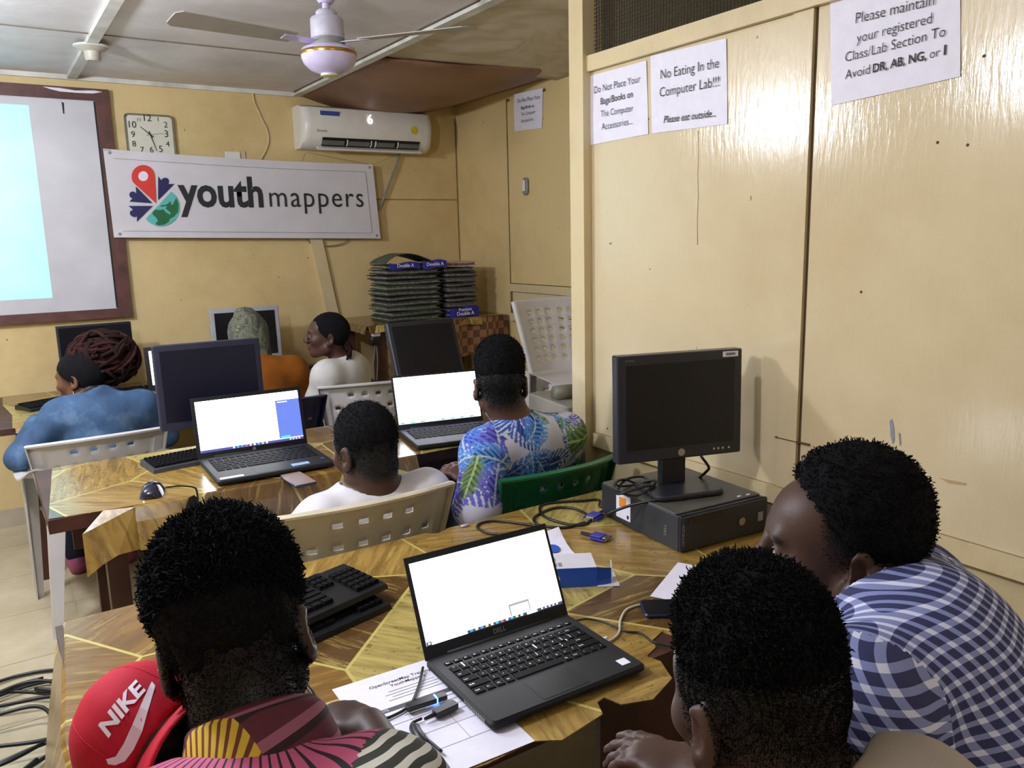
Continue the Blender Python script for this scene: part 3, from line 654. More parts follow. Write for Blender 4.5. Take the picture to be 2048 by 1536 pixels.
# tall corner table with folders
t0 = thing('corner_table', 'tall vinyl-topped corner table carrying piles of folders', 'table', (2.44, 4.85, 0))
MB().box((-0.47, -0.29, 1.005), (0.49, 0.30, 1.035)).build('tabletop', M_WOODM, t0)
cover([(-0.50, -0.31), (0.0, -0.315), (0.505, -0.31), (0.505, 0.31), (-0.50, 0.31)], 1.036, [((-0.50, -0.31), (0.3, -0.313), [0.05, 0.035, 0.05, 0.03, 0.06, 0.04, 0.05], (0, -1)), ((-0.50, 0.31), (-0.50, -0.31), [0.03, 0.04, 0.05], (-1, 0))]).build('vinyl_cover', M_VIN0, t0, fix=True)
for lx, ly in ((-0.40, -0.24), (0.44, -0.24), (-0.40, 0.25), (0.44, 0.25)): MB().box((lx-0.03, ly-0.03, 0), (lx+0.03, ly+0.03, 1.005)).build('leg', M_WOODM, t0)
M_PEEL = simple('peeling_hardboard', S('9a7d55'), 0.8, var=0.25, vs=22)
MB().box((-0.36, -0.262, 0.25), (0.06, -0.25, 0.99)).build('front_panel', M_PEEL, t0)
def weave_mat():
    t = NT('brown_basket_weave'); co = t.coord(); ck = t.n('ShaderNodeTexChecker', i_Scale=21.0); t.l(co, ck.inputs['Vector'])
    ck.inputs['Color1'].default_value = (*S('5b3a24'), 1); ck.inputs['Color2'].default_value = (*S('8a6240'), 1)
    t.base(ck.outputs['Color']); t.setp(Roughness=0.7); t.bump(ck.outputs['Fac'], 0.4, 0.004); return t.m
wv = MB(); P = [[(0.02+0.495*i/10, -0.325-0.012*math.sin(i*1.1), 1.035-0.25*j/5+(0.0 if j == 0 else 0.05*(i/10)**2)) for j in range(6)] for i in range(11)]
wv.slab(P, [[(p[0], p[1]+0.004, p[2]) for p in rr] for rr in P]).build('woven_cloth', weave_mat(), t0, fix=True)
ad = thing('power_adapter', 'black power adapter hanging beside the corner table leg', 'adapter', tuple(ony(750, 690, 4.56)))
MB().rbox((-0.028, -0.02, 0.0), (0.028, 0.02, 0.06), 0.01, 3).build('body', M_BLACKP, ad, auto=45)
MB().rbox((-0.02, -0.026, 0.055), (0.03, 0.012, 0.075), 0.006, 3).build('plug', M_PAPER, ad, auto=45)
MB().tube(bez([(0.0, 0, 0.0), (-0.012, 0.0, -0.08), (-0.03, 0.01, -0.2), (-0.04, 0.01, -0.28)], 5), 0.003, 6).build('lead', M_GREYP, ad)
MB().tube(bez([(0.01, 0, 0.0), (0.012, 0.0, -0.10), (0.0, 0.01, -0.25)], 5), 0.003, 6).build('lead', M_GREYP, ad)

# ------------------------------------------------------------------ folders in two piles on the corner table
fcol = {'dark green': S('2f4032'), 'olive green': S('485340'), 'black': S('202126'), 'grey': S('55565c'), 'navy': S('23263c'), 'pink': S('c9a39a'), 'blue': S('2a2a9a')}
FM = {k_: simple(k_.replace(' ', '_')+'_card', v, 0.6, var=0.12, vs=15) for k_, v in fcol.items()}
M_SHEETS = simple('paper_edges', S('8f8c88'), 0.8, var=0.3, vs=60)
def folder(x, y, z, w, d, h, rot, colour, label, group, curl=0.0):
    f = thing('folder', label, 'folder', (x, y, z), rot, group); n = 10
    rr = random.Random(int(z*1e4)+int(x*100)); ph = rr.uniform(0, 6)
    def lay(z0, z1, ww, dd, nm, mt, amp):
        P = []
        for i in range(n+1):
            row = []
            for j in range(5):
                u, v = i/n*2-1, j/4*2-1
                row.append((u*ww/2, v*dd/2, z0+amp*0.5*(1+math.sin(u*3+ph))*(1-0.3*v*v)+curl*max(0, u+0.2)**2*0))
            P.append(row)
        Q = [[(p[0], p[1], p[2]+(z1-z0)) for p in r_] for r_ in P]
        MB().slab(Q, P).build(nm, mt, f, fix=True)
    a = h*0.16
    lay(0, 0.007, w, d, 'lower_cover', FM[colour], a); lay(0.007, h-a-0.006, w*0.93, d*0.90, 'papers', M_SHEETS, a); lay(h-a-0.006, h-a, w*rr.uniform(0.97, 1.03), d, 'upper_cover', FM[colour], a)
    return f
z = 1.0385; seq = ['dark green', 'dark green', 'olive green', 'dark green', 'black', 'dark green', 'olive green', 'dark green', 'black', 'dark green', 'black']
words = ['bottom', 'second', 'third', 'fourth', 'fifth', 'sixth', 'seventh', 'eighth', 'ninth', 'tenth', 'eleventh', 'topmost']
for i, c in enumerate(seq):
    h = 0.033; folder(2.31+0.012*math.sin(i*2.1), 4.76+0.006*math.cos(i*3), z, 0.38, 0.27, h, math.radians(3*math.sin(i*1.7)), c, f'{c} paper folder, {words[i]} in the left pile on the corner table', 'folders in the left pile'); z += h*0.99
ztop = z
z = 1.0385; seq = ['blue', 'navy', 'grey', 'black', 'navy', 'grey', 'black', 'grey', 'black', 'navy', 'pink']
for i, c in enumerate(seq):
    h = 0.033; folder(2.655+0.008*math.sin(i*2.7), 4.76+0.006*math.cos(i*2), z, 0.225, 0.27, h, math.radians(2.5*math.sin(i*1.3)), c, f'{c} paper folder, {words[i]} in the right pile on the corner table', 'folders in the right pile'); z += h*0.99
# curved top cover and the two blue paper wrappers
tp = thing('folder', 'dark green empty folder bowed upward on top of left pile', 'folder', (2.31, 4.75, ztop+0.003), 0, 'folders in the left pile')
P = [[(-0.19+0.34*i/12, -0.125+0.25*j/4, 0.002+0.065*math.sin(math.pi*(i/12)**0.8)*(0.9 if j < 4 else 0.7)) for j in range(5)] for i in range(13)]
MB().slab([[(p[0], p[1], p[2]+0.004) for p in r_] for r_ in P], P).build('cover', FM['olive green'], tp, fix=True)
def wrapper(x, y, z, rot, w, h, label, lines):
    t = thing('paper_wrapper', label, 'wrapper', (x, y, z), rot, 'blue paper wrappers'); n = 8
    P = [[(-w/2+w*i/n, -0.01-0.004*math.sin(i*1.3), h*j/3-0.006*math.sin(i*0.9)) for j in range(4)] for i in range(n+1)]
    MB().slab(P, [[(p[0], p[1]+0.004, p[2]) for p in r_] for r_ in P]).build('band', FM['blue'], t, fix=True)
    for body, xa, xb, zz in lines: fit_text('lettering', body, (xa, -0.0165, zz), (xb, -0.0165, zz+0.002), Z3, M_PAPER, t, 0.02)
wrapper(2.24, 4.612, ztop-0.030, 0.06, 0.22, 0.04, 'blue paper wrapper drooping at the left below the bowed folder', [('Double A', -0.06, 0.06, 0.012)])
wrapper(2.445, 4.600, ztop-0.032, -0.05, 0.17, 0.05, 'blue paper wrapper hanging between the two folder piles near their tops', [('Double A', -0.06, 0.06, 0.016)])
wrapper(2.655, 4.605, 1.040, 0.04, 0.225, 0.062, 'blue paper wrapper at the foot of the right folder pile', [('Double A', -0.065, 0.07, 0.010), ('Premium', -0.05, 0.05, 0.038)])

# ------------------------------------------------------------------ plastic chairs
def plastic(name, col, rough=0.35): return simple(name, col, rough, var=0.05, vs=7)
M_CWHITE = plastic('white_chair_plastic', S('cfcbc8')); M_CBEIGE = plastic('ivory_chair_plastic', S('c6bda4')); M_CGREEN = plastic('green_chair_plastic', S('0f5a3a'), 0.3); M_CBLUE = plastic('dark_blue_chair_plastic', S('15173f'), 0.4)
def chair(label, mat, loc, rot, style='inset', arms=True, group='plastic chairs', wide=1.0, top=0.82, splay=1.0):
    c = thing('plastic_chair', label, 'chair', loc, rot, group)
    def B(u, v, o=0.0):
        z = 0.43+(top-0.43+0.012*(1-u*u))*v
        return (u*(0.20+0.055*v)*wide, -0.185-0.10*v+0.065*u*u-o, z)
    nu, nv = 36, 24; hole = set()
    if style == 'inset':
        for k_ in range(6):
            for r_ in (12, 16, 20): 
                if r_ == 20 and k_ in (0, 5): continue
                hole |= {(5+k_*5, r_), (6+k_*5, r_)} if k_ < 6 else set()
    else:
        for k_ in range(7):
            for r_ in (4, 7, 10, 13, 16, 19): hole |= {(4+k_*4+(k_ > 3), r_), (5+k_*4+(k_ > 3), r_)}
    vs = [B(-1+2*i/nu, j/nv) for i in range(nu+1) for j in range(nv+1)]
    # shallow recessed panel
    if style == 'inset':
        vs = [(x, y+(0.008 if (4 <= i <= 32 and 10 <= j <= 22) else 0), z) for (x, y, z), (i, j) in zip(vs, [(i, j) for i in range(nu+1) for j in range(nv+1)])]
    fs = [(i*(nv+1)+j, i*(nv+1)+j+1, (i+1)*(nv+1)+j+1, (i+1)*(nv+1)+j) for i in range(nu) for j in range(nv) if (i, j) not in hole]
    bk = MB().add(vs, fs).build('backrest', mat, c, auto=30); md = bk.modifiers.new('thickness', 'SOLIDIFY'); md.thickness = 0.006; md.offset = 0
    # flange round the backrest
    path = [(-1, v/10) for v in range(0, 11)]+[(-1+2*k_/12, 1) for k_ in range(1, 13)]+[(1, v/10) for v in range(9, -1, -1)]
    P = [[tuple(np.array(B(u, v))+[0, 0.003, 0]), tuple(np.array(B(u, v))+[0.004*np.sign(u)*(abs(u) > .99), -0.010, 0.002*(v == 1)]), tuple(np.array(B(u, v))+[0.007*np.sign(u)*(abs(u) > .99), -0.022, -0.002*(v == 1)])] for u, v in path]
    Q = [[(p[0]*0.975, p[1], p[2]-0.007) for p in r_] for r_ in P]
    MB().slab(P, Q).build('back_rim', mat, c, fix=True, auto=40)
    P = [[((-0.21+0.42*i/14)*wide, -0.19+0.43*j/10, 0.435-0.012*math.sin(math.pi*i/14)*math.sin(math.pi*min(1, j/9))-(0.03 if j == 10 else 0.006 if j == 9 else 0)) for j in range(11)] for i in range(15)]
    MB().slab([[(p[0], p[1], p[2]+0.006) for p in r_] for r_ in P], P).build('seat', mat, c, fix=True, auto=40)
    def leg(sx, sy, ztop_, tx, ty, bx_, by_):
        bx_ = tx+(bx_-tx)*splay; by_ = ty+(by_-ty)*splay
        m = MB(); secs_ = []
        for f in (0, 0.3, 0.7, 1.0):
            z = ztop_*(1-f); w_ = 0.062*(1-f)+0.034*f; x = tx+(bx_-tx)*f; y = ty+(by_-ty)*f; t_ = 0.007
            secs_.append([(x, y, z), (x-sx*w_, y, z), (x-sx*w_, y-sy*t_, z), (x-sx*t_, y-sy*t_, z), (x-sx*t_, y-sy*w_, z), (x, y-sy*w_, z)])
        vs_ = [p for s_ in secs_ for p in s_]; fs_ = [tuple(range(6)), tuple(range(18, 24))]+[(i*6+j, i*6+(j+1) % 6, (i+1)*6+(j+1) % 6, (i+1)*6+j) for i in range(3) for j in range(6)]
        m.add(vs_, fs_).build('leg', mat, c, fix=True)
    for sx in (-1, 1):
        if arms: leg(sx, 1, 0.63, sx*0.265*wide, 0.20, sx*0.27*wide, 0.25)
        else: leg(sx, 1, 0.43, sx*0.215*wide, 0.21, sx*0.25*wide, 0.25)
        leg(sx, -1, 0.44, sx*0.215*wide, -0.185, sx*0.25*wide, -0.25)
        if arms:
            arm = bez([(sx*0.232*wide, -0.225, 0.70), (sx*0.262*wide, -0.14, 0.655), (sx*0.27*wide, 0.0, 0.635), (sx*0.27*wide, 0.15, 0.635), (sx*0.268*wide, 0.205, 0.61)], 5)
            P = [[(p[0]-0.026, p[1], p[2]), (p[0], p[1], p[2]+0.006), (p[0]+0.026, p[1], p[2])] for p in arm]
            MB().slab(P, [[(p[0], p[1], p[2]-0.007) for p in r_] for r_ in P]).build('armrest', mat, c, fix=True, auto=40)
    return c
ch1 = chair('white plastic armchair of the woman in denim at the left', M_CWHITE, (0.325, 3.78, 0), 0.03, arms=True, top=0.80)
ch3 = chair('white plastic chair behind the woman in the white shirt', M_CWHITE, (1.665, 4.02, 0), math.radians(-14), arms=False, top=0.83)
ch2 = chair('dark blue plastic chair of the person in orange', M_CBLUE, (1.12, 4.02, 0), 0.0, arms=False, top=0.80)
ch4 = chair('ivory plastic chair of the man in white t-shirt', M_CBEIGE, (0.845, 2.265, 0), math.radians(-1), arms=False, top=0.835, wide=1.05)
ch5 = chair('green plastic chair of the man in the leaf-print shirt', M_CGREEN, (1.475, 2.215, 0), math.radians(1), arms=False, top=0.825, wide=0.9)
ch6 = chair('white plastic chair on the floor at the bottom of the corner stack', M_CWHITE, (2.40, 3.06, 0), math.radians(165), style='grid', arms=False, wide=1.2)
ch7 = chair('pale plastic chair standing on another chair by the partition post', M_CWHITE, (2.40, 3.06, 0.446), math.radians(165), style='grid', arms=False, top=0.785, splay=0.0)
# ------------------------------------------------------------------ monitors, laptops, keyboards, computer
M_MON = simple('charcoal_monitor_plastic', S('22242c'), 0.38, var=0.06); M_MONB = simple('blue_black_monitor_plastic', S('2a2d42'), 0.4, var=0.06)
def glass(name, col, r=0.12):
    t = NT(name); co = t.coord(); f = t.noise(co, 3, 3); t.base(t.ramp(f, [(0.3, col), (0.7, tuple(v*1.15 for v in col))])); t.setp(Roughness=r); t.b.inputs['Specular IOR Level'].default_value = 0.35; return t.m
M_SCR = glass('dark_screen', S('14151a'), 0.25); M_SCRB = glass('blue_black_screen', S('181a2a'), 0.3)
M_SILV = simple('silver_plastic', S('a9aab2'), 0.35, var=0.04)
def monitor(label, W, H, loc, rot, zc, tilt=0.0, bez_=0.018, mat=M_MON, scr=M_SCR, base='round', depth=0.05, base_r=0.11, back=True):
    """loc: base centre on the surface; zc: height of the panel's lower edge above it"""
    t = thing('monitor', label, 'monitor', loc, rot); Mt = tr(0, 0, zc) @ rx(-tilt)
    MB().rbox((-W/2, -0.02, 0), (W/2, 0.02, H), 0.008, 3, Mt @ tr(0, 0, 0)).build('casing', mat, t, auto=40)
    if back: MB().rbox((-W*0.38, 0.018, H*0.12), (W*0.38, depth, H*0.86), 0.012, 3, Mt).build('back_shell', mat, t, auto=40)
    MB().box((-W/2+bez_, -0.0215, bez_*1.35), (W/2-bez_, -0.019, H-bez_), Mt).build('screen', scr, t)
    MB().box((-0.035, 0.02, 0.012), (0.035, 0.05, zc+H*0.35)).build('stand_neck', mat, t)
    if base == 'round': MB().lathe([(base_r, 0), (base_r, 0.008), (base_r*0.85, 0.014), (0.05, 0.02)], 28, Matrix.Diagonal((1, 0.8, 1, 1))).build('stand_base', mat, t, auto=40)
    else: MB().rbox((-base_r, -base_r*0.85, 0), (base_r, base_r*0.75, 0.016), 0.03, 4).build('stand_base', mat, t, auto=40)
    return t, Mt
mn, Mt = monitor('black square monitor standing on the desktop computer', 0.375, 0.292, (1.555, 1.545, 0.847), math.radians(-17), 0.095, 0.02, 0.026, M_MON, M_SCR, 'box', 0.06, 0.105)
MB().lathe([(0.0105, 0), (0.0105, 0.002)], 20, Mt @ tr(0, -0.0205, 0.018) @ rx(math.pi/2)).build('logo_badge', M_CHROME, mn)
for i in range(4): MB().lathe([(0.0035, 0), (0.0035, 0.002)], 10, Mt @ tr(0.10+0.0135*i+(0.006 if i == 3 else 0), -0.0205, 0.018) @ rx(math.pi/2)).build('button', M_CHROME, mn)
MB().box((0.125, -0.0212, 0.272), (0.172, -0.0203, 0.287), Mt).build('asset_label', M_PAPER, mn)
for i in range(12): MB().box((0.134+0.0024*i, -0.0216, 0.276), (0.134+0.0024*i+0.0006*(1+i*7 % 3), -0.0211, 0.283), Mt).build('barcode_bar', M_INK, mn)
fit_text('maker_name', 'UltraSharp', tuple(Mt @ Vector((-0.165, -0.0208, 0.277))), tuple(Mt @ Vector((-0.138, -0.0208, 0.277))), Z3, M_GREYP, mn)
monitor('blue-black monitor behind the laptop on the middle table', 0.385, 0.318, (0.69, 3.135, T2+0.003), math.radians(-3), 0.088, 0.05, 0.022, M_MONB, M_SCRB, 'round', 0.05, 0.075)
monitor('dark monitor leaning back behind the leaf-print shirt man', 0.325, 0.30, (1.605, 3.08, T2+0.003), math.radians(-3), 0.13, 0.40, 0.02, M_MON, M_SCR, 'round', 0.05, 0.10)
monitor('black widescreen monitor in front of the woman in denim', 0.37, 0.31, (0.50, 4.93, T1+0.003), 0.03, 0.062, 0.0, 0.010, M_MON, M_SCR, 'round', 0.04, 0.10)
monitor('silver-framed monitor in front of the person with camouflage head wrap', 0.405, 0.325, (1.31, 4.90, T1+0.003), math.radians(-3), 0.085, 0.06, 0.026, M_SILV, M_SCR, 'round', 0.05, 0.11)

# desktop computer, front panel to the right
M_PC = simple('dark_grey_case_steel', S('33353a'), 0.4, 0.2, var=0.06); M_PCT = simple('grey_case_lid', S('58564f'), 0.5, 0.2, var=0.06)
pc = thing('desktop_computer', 'black desktop computer lying flat under the square monitor', 'computer', (1.572, 1.545, T3+0.003), math.radians(-4.5))
MB().rbox((-0.150, -0.165, 0), (0.150, 0.175, 0.094), 0.006, 3).build('case', M_PC, pc, auto=40)
MB().rbox((-0.149, -0.150, 0.094), (0.149, 0.172, 0.0985), 0.006, 3).build('lid', M_PCT, pc, auto=40)
MB().rbox((-0.151, -0.178, 0.002), (0.151, -0.163, 0.096), 0.01, 3).build('front_bezel', M_MON, pc, auto=40)
MB().box((-0.13, -0.1795, 0.074), (-0.01, -0.1775, 0.090)).build('disc_tray', M_BLACKP, pc)
MB().lathe([(0.011, 0), (0.011, 0.004)], 20, tr(0.052, -0.178, 0.048) @ rx(math.pi/2)).build('power_button', M_CHROME, pc)
MB().rbox((0.112, -0.1795, 0.035), (0.13, -0.177, 0.062), 0.003, 2).build('port_cover', M_GREYP, pc)
fit_text('maker_name', 'OPTIPLEX', (-0.142, -0.1785, 0.020), (-0.142, -0.1785, 0.075), (-1, 0, 0), M_GREYP, pc)
mx = -0.1512
MB().box((mx, 0.035, 0.018), (mx+0.001, 0.10, 0.088)).build('white_label', M_PAPER, pc)
MB().box((mx-0.0008, 0.055, 0.052), (mx+0.0002, 0.085, 0.080)).build('orange_mark', simple('orange_print', S('e8902c'), 0.5), pc)
MB().box((mx-0.0008, 0.042, 0.024), (mx+0.0002, 0.050, 0.034)).build('black_mark', M_INK, pc)
fit_text('side_mark', 'DELL', (mx-0.0006, -0.118, 0.030), (mx-0.0006, -0.118, 0.060), (0, 1, 0), M_GREYP, pc)
for a, b_ in ((0.07, -0.10), (0.10, -0.105)): tag(MB().rbox((-0.006, -0.003, 0), (0.006, 0.003, 0.003), 0.0015, 2, tr(1.572+a, 1.50+b_, T3+0.1018)).build('paper_scrap', M_PAPER), 'tiny white scrap on the computer lid, '+('left' if a < 0.08 else 'right')+' one of two', 'scrap')

M_LAP = simple('black_laptop_shell', S('17171a'), 0.55, var=0.06, spec=0.3); M_LAPG = simple('graphite_laptop_deck', S('222225'), 0.6, var=0.06, spec=0.3)
M_KEY = simple('black_key', S('0e0e10'), 0.75, var=0.08, spec=0.15); M_PRINT = simple('white_legend', S('d8d8dc'), 0.5, var=0.02)
E_SCREEN = emis('lit_white_screen', (0.94, 0.96, 1.0), 4.5)
E_BAR = emis('taskbar_dark', (0.05, 0.07, 0.12), 1.0); E_BLUE = emis('screen_panel_blue', (0.10, 0.16, 0.55), 1.4); E_CYAN = emis('screen_button_cyan', (0.05, 0.55, 0.95), 1.4); E_WIN = emis('screen_window_grey', (0.35, 0.37, 0.42), 1.0)
E_ICON = [emis('icon_blue', (0.05, 0.3, 0.85), 1.4), emis('icon_yellow', (0.95, 0.7, 0.2), 1.4), emis('icon_white', (0.9, 0.9, 0.9), 1.6), emis('icon_teal', (0.05, 0.55, 0.75), 1.2), emis('icon_red', (0.85, 0.15, 0.12), 1.2)]
key_cache = {}
def key_mesh(w, d, h=0.0022):
    k_ = (round(w, 4), round(d, 4), h)
    if k_ not in key_cache:
        m = MB(); a, b_ = w/2, d/2; c_ = min(0.0014, w*0.15)
        m.add([(-a, -b_, 0), (a, -b_, 0), (a, b_, 0), (-a, b_, 0), (-a+c_, -b_+c_, h), (a-c_, -b_+c_, h), (a-c_, b_-c_, h), (-a+c_, b_-c_, h)], [(4, 5, 6, 7), (0, 1, 5, 4), (1, 2, 6, 5), (2, 3, 7, 6), (3, 0, 4, 7)])
        me = m.mesh('key'); me.materials.append(M_KEY); key_cache[k_] = me
    return key_cache[k_]
ROWS = [['Esc', 'F1', 'F2', 'F3', 'F4', 'F5', 'F6', 'F7', 'F8', 'F9', 'F10', 'F11', 'F12', 'Ins', 'Del'],
        ['`', '1', '2', '3', '4', '5', '6', '7', '8', '9', '0', '-', '=', ('Bksp', 1.9)],
        [('Tab', 1.45), 'Q', 'W', 'E', 'R', 'T', 'Y', 'U', 'I', 'O', 'P', '[', ']', ('\\', 1.45)],
        [('Caps', 1.75), 'A', 'S', 'D', 'F', 'G', 'H', 'J', 'K', 'L', ';', "'", ('Enter', 2.15)],
        [('Shift', 2.3), 'Z', 'X', 'C', 'V', 'B', 'N', 'M', ',', '.', '/', ('Shift', 2.6)],
        [('Ctrl', 1.2), 'Fn', 'Win', 'Alt', ('', 5.4), 'Alt', 'Ctrl', '<', '^', '>']]
def keyboard_rows(parent, x0, x1, y_top, pitch_y, z, gap, rows=ROWS, legends=True, single=True, hgt=0.0022, M=None, tilt=0.0):
    joined = MB()
    for r_, row in enumerate(rows):
        ws = [k_[1] if isinstance(k_, tuple) else 1.0 for k_ in row]; tot = sum(ws); x = x0; ph = pitch_y*(0.62 if (r_ == 0 and len(row) == 15) else 1.0)
        for k_, w_ in zip(row, ws):
            kw = (x1-x0)*w_/tot; cx_ = x+kw/2; cy_ = y_top-r_*pitch_y+(pitch_y*0.15 if r_ == 0 and len(row) == 15 else 0); x += kw
            zz = z+tilt*(cy_)
            if single:
                o = instance('key', key_mesh(kw-gap, ph-gap, hgt), parent, (cx_, cy_, zz))
                nm = k_[0] if isinstance(k_, tuple) else k_
                if legends and nm: 
                    wd = (0.0030 if len(nm) == 1 else 0.0026*len(nm)*0.85); lx = cx_ if len(nm) == 1 else cx_-kw/2+gap+wd/2+0.0015
                    fit_text('legend', nm, (-wd/2+(lx-cx_), -0.0018, hgt+0.0002), (wd/2+(lx-cx_), -0.0018, hgt+0.0002), (0, 1, 0), M_PRINT, o, 0.02)
            else: joined.add([(px+cx_, py+cy_, pz+zz) for px, py, pz in [v.co for v in key_mesh(kw-gap, ph-gap, hgt).vertices]], [(4, 5, 6, 7), (0, 1, 5, 4), (1, 2, 6, 5), (2, 3, 7, 6), (3, 0, 4, 7)])
    if not single: joined.build('keys', M_KEY, parent, kind='stuff')
def laptop(label, W, D, L, loc, rot, tilt, mat, deck, bezel, single=True, legends=True, th=0.017, lid_th=0.006, pad=(0.30, 0.27), screen=E_SCREEN):
    t = thing('laptop', label, 'laptop', loc, rot)
    MB().rbox((-W/2, -D/2, 0.002), (W/2, D/2, th), 0.012, 4).build('base', mat, t, auto=40)
    dk = MB().rbox((-W/2+0.004, -D/2+0.004, th-0.001), (W/2-0.004, D/2-0.012, th+0.0006), 0.010, 4).build('deck', deck, t, auto=40)
    keyboard_rows(dk, -W*0.44, W*0.44, D*0.32, D*0.085, th+0.0006, 0.0028, legends=legends, single=single)
    px, py = W*pad[0]/1, D*pad[1]
    MB().rbox((-px/2-W*0.02, -D*0.46, th+0.0005), (px/2-W*0.02, -D*0.46+py, th+0.0011), 0.004, 3).build('touchpad', mat, dk, auto=40)
    Ml = tr(0, D/2-0.006, th-0.002) @ rx(-tilt)
    ld = MB().rbox((-W/2, 0, 0), (W/2, lid_th, L), 0.0028, 2, Ml).build('lid', mat, t, auto=40)
    b0, b1, b2 = bezel
    MB().box((-W/2+b0, -0.0006, b2), (W/2-b0, 0.0004, L-b1), Ml).build('screen', screen, ld)
    MB().tube([tuple(Ml @ Vector((-W*0.36, 0.002, 0.001))), tuple(Ml @ Vector((W*0.36, 0.002, 0.001)))], 0.006, 8).build('hinge', mat, t, smooth=True)
    def ui(name, x0, x1, z0, z1, m_, o=0.0): return MB().box((-W/2+b0+(W-2*b0)*x0, -0.0010-o, b2+(L-b1-b2)*z0), (-W/2+b0+(W-2*b0)*x1, -0.0005-o, b2+(L-b1-b2)*z1), Ml).build(name, m_, ld)
    return t, Ml, ui, ld, dk
dl, Ml, ui, ld, dk = laptop('black laptop with bright white screen on the front table', 0.333, 0.250, 0.196, (0.783, 1.140, T3+0.006), math.radians(-1.2), math.radians(24), M_LAP, M_LAPG, (0.008, 0.013, 0.026))
ui('taskbar', 0.28, 0.72, 0.0, 0.035, E_BAR); ui('taskbar', 0.80, 1.0, 0.0, 0.035, E_BAR); ui('start_button', 0.0, 0.035, 0.0, 0.045, E_BAR)
for i in range(11): ui('icon', 0.30+0.037*i, 0.318+0.037*i, 0.008, 0.030, E_ICON[(0, 2, 0, 1, 2, 3, 4, 2, 3, 1, 2)[i]], 0.0006)
for i in range(5): ui('tray_icon', 0.83+0.03*i, 0.843+0.03*i, 0.010, 0.028, E_ICON[2], 0.0006)
ui('preview_window', 0.60, 0.755, 0.045, 0.19, E_WIN); ui('preview_page', 0.611, 0.744, 0.055, 0.160, E_SCREEN, 0.0006)
ui('start_glyph', 0.010, 0.026, 0.012, 0.034, E_ICON[2], 0.0006)
for i in range(7): ui('toolbar_mark', 0.40+0.03*i, 0.41+0.03*i, 0.925, 0.935, E_WIN)
for i in range(4): ui('page_text', 0.45+0.07*i, 0.50+0.07*i, 0.865, 0.872, emis('faint_text', (0.7, 0.72, 0.76), 1.6) if i == 0 else bpy.data.materials['faint_text'])
fit_text('maker_name', 'DELL', tuple(Ml @ Vector((-0.014, -0.0008, 0.010))), tuple(Ml @ Vector((0.014, -0.0008, 0.010))), tuple(Ml.to_3x3() @ Vector((0, 0, 1))), M_GREYP, ld)
MB().box((0.125, -0.105, 0.0172), (0.145, -0.085, 0.0182)).build('white_sticker', M_PAPER, dk)
for i in range(12): MB().box((-0.1672, -0.02+0.006*i-0.08, 0.006), (-0.1664, -0.0165+0.006*i-0.08, 0.013)).build('side_vent', M_GREYP, dl)

hpl, Ml, ui, ld, dk = laptop('black laptop with blue side panel on its white screen', 0.395, 0.330, 0.217, (0.765, 2.745, T2+0.006), math.radians(-2), math.radians(12), M_LAP, M_LAP, (0.013, 0.014, 0.020), single=False, legends=False)
ui('blue_panel', 0.76, 1.0, 0.06, 0.84, E_BLUE); ui('taskbar', 0.0, 1.0, 0.0, 0.05, emis('taskbar_blue', (0.08, 0.08, 0.35), 1.0))
ui('cyan_button', 0.78, 0.87, 0.06, 0.11, E_CYAN, 0.0006); ui('panel_text', 0.78, 0.88, 0.79, 0.81, E_ICON[2], 0.0006)
for i in range(9): ui('icon', 0.30+0.04*i, 0.318+0.04*i, 0.010, 0.040, E_ICON[(2, 3, 0, 4, 1, 2, 3, 1, 2)[i]], 0.0006)
for i in range(4): ui('tray_icon', 0.86+0.03*i, 0.875+0.03*i, 0.012, 0.036, E_ICON[2], 0.0006)
MB().lathe([(0.006, 0), (0.006, 0.001)], 18, Ml @ tr(0, -0.0005, 0.010) @ rx(math.pi/2)).build('maker_badge', M_CHROME, ld)
MB().box((-0.185, -0.152, 0.0172), (-0.11, -0.132, 0.0182)).build('white_sticker', M_PAPER, dk)
MB().box((0.055, -0.135, 0.0172), (0.115, -0.105, 0.0182)).build('blue_white_sticker', simple('pale_blue_label', S('9fc4dc'), 0.4, var=0.2, vs=40), dk)
MB().box((0.165, -0.10, 0.0172), (0.178, -0.085, 0.0182)).build('blue_sticker', bpy.data.materials['blue_sticker'], dk)

l3, Ml, ui, ld, dk = laptop('dark purple laptop with white screen before the leaf-print shirt man', 0.365, 0.285, 0.222, (1.478, 2.69, T2+0.006), math.radians(-11), math.radians(19), M_LAP, simple('purple_grey_deck', S('2a2548'), 0.55, spec=0.3), (0.008, 0.010, 0.022), single=False, legends=False)
ui('taskbar', 0.0, 1.0, 0.0, 0.04, E_ICON[2])
for i in range(8): ui('icon', 0.02+0.12*i, 0.07+0.12*i, 0.008, 0.032, E_ICON[(0, 3, 0, 2, 0, 3, 0, 0)[i]], 0.0006)
ui('page_mark', 0.46, 0.49, 0.70, 0.715, bpy.data.materials['faint_text'])
l1, Ml, ui, ld, dk = laptop('black laptop mostly hidden behind the blue-black monitor', 0.36, 0.25, 0.235, (0.875, 4.50, T1+0.006), 0.0, math.radians(10), M_LAP, M_LAP, (0.024, 0.022, 0.03), single=False, legends=False)
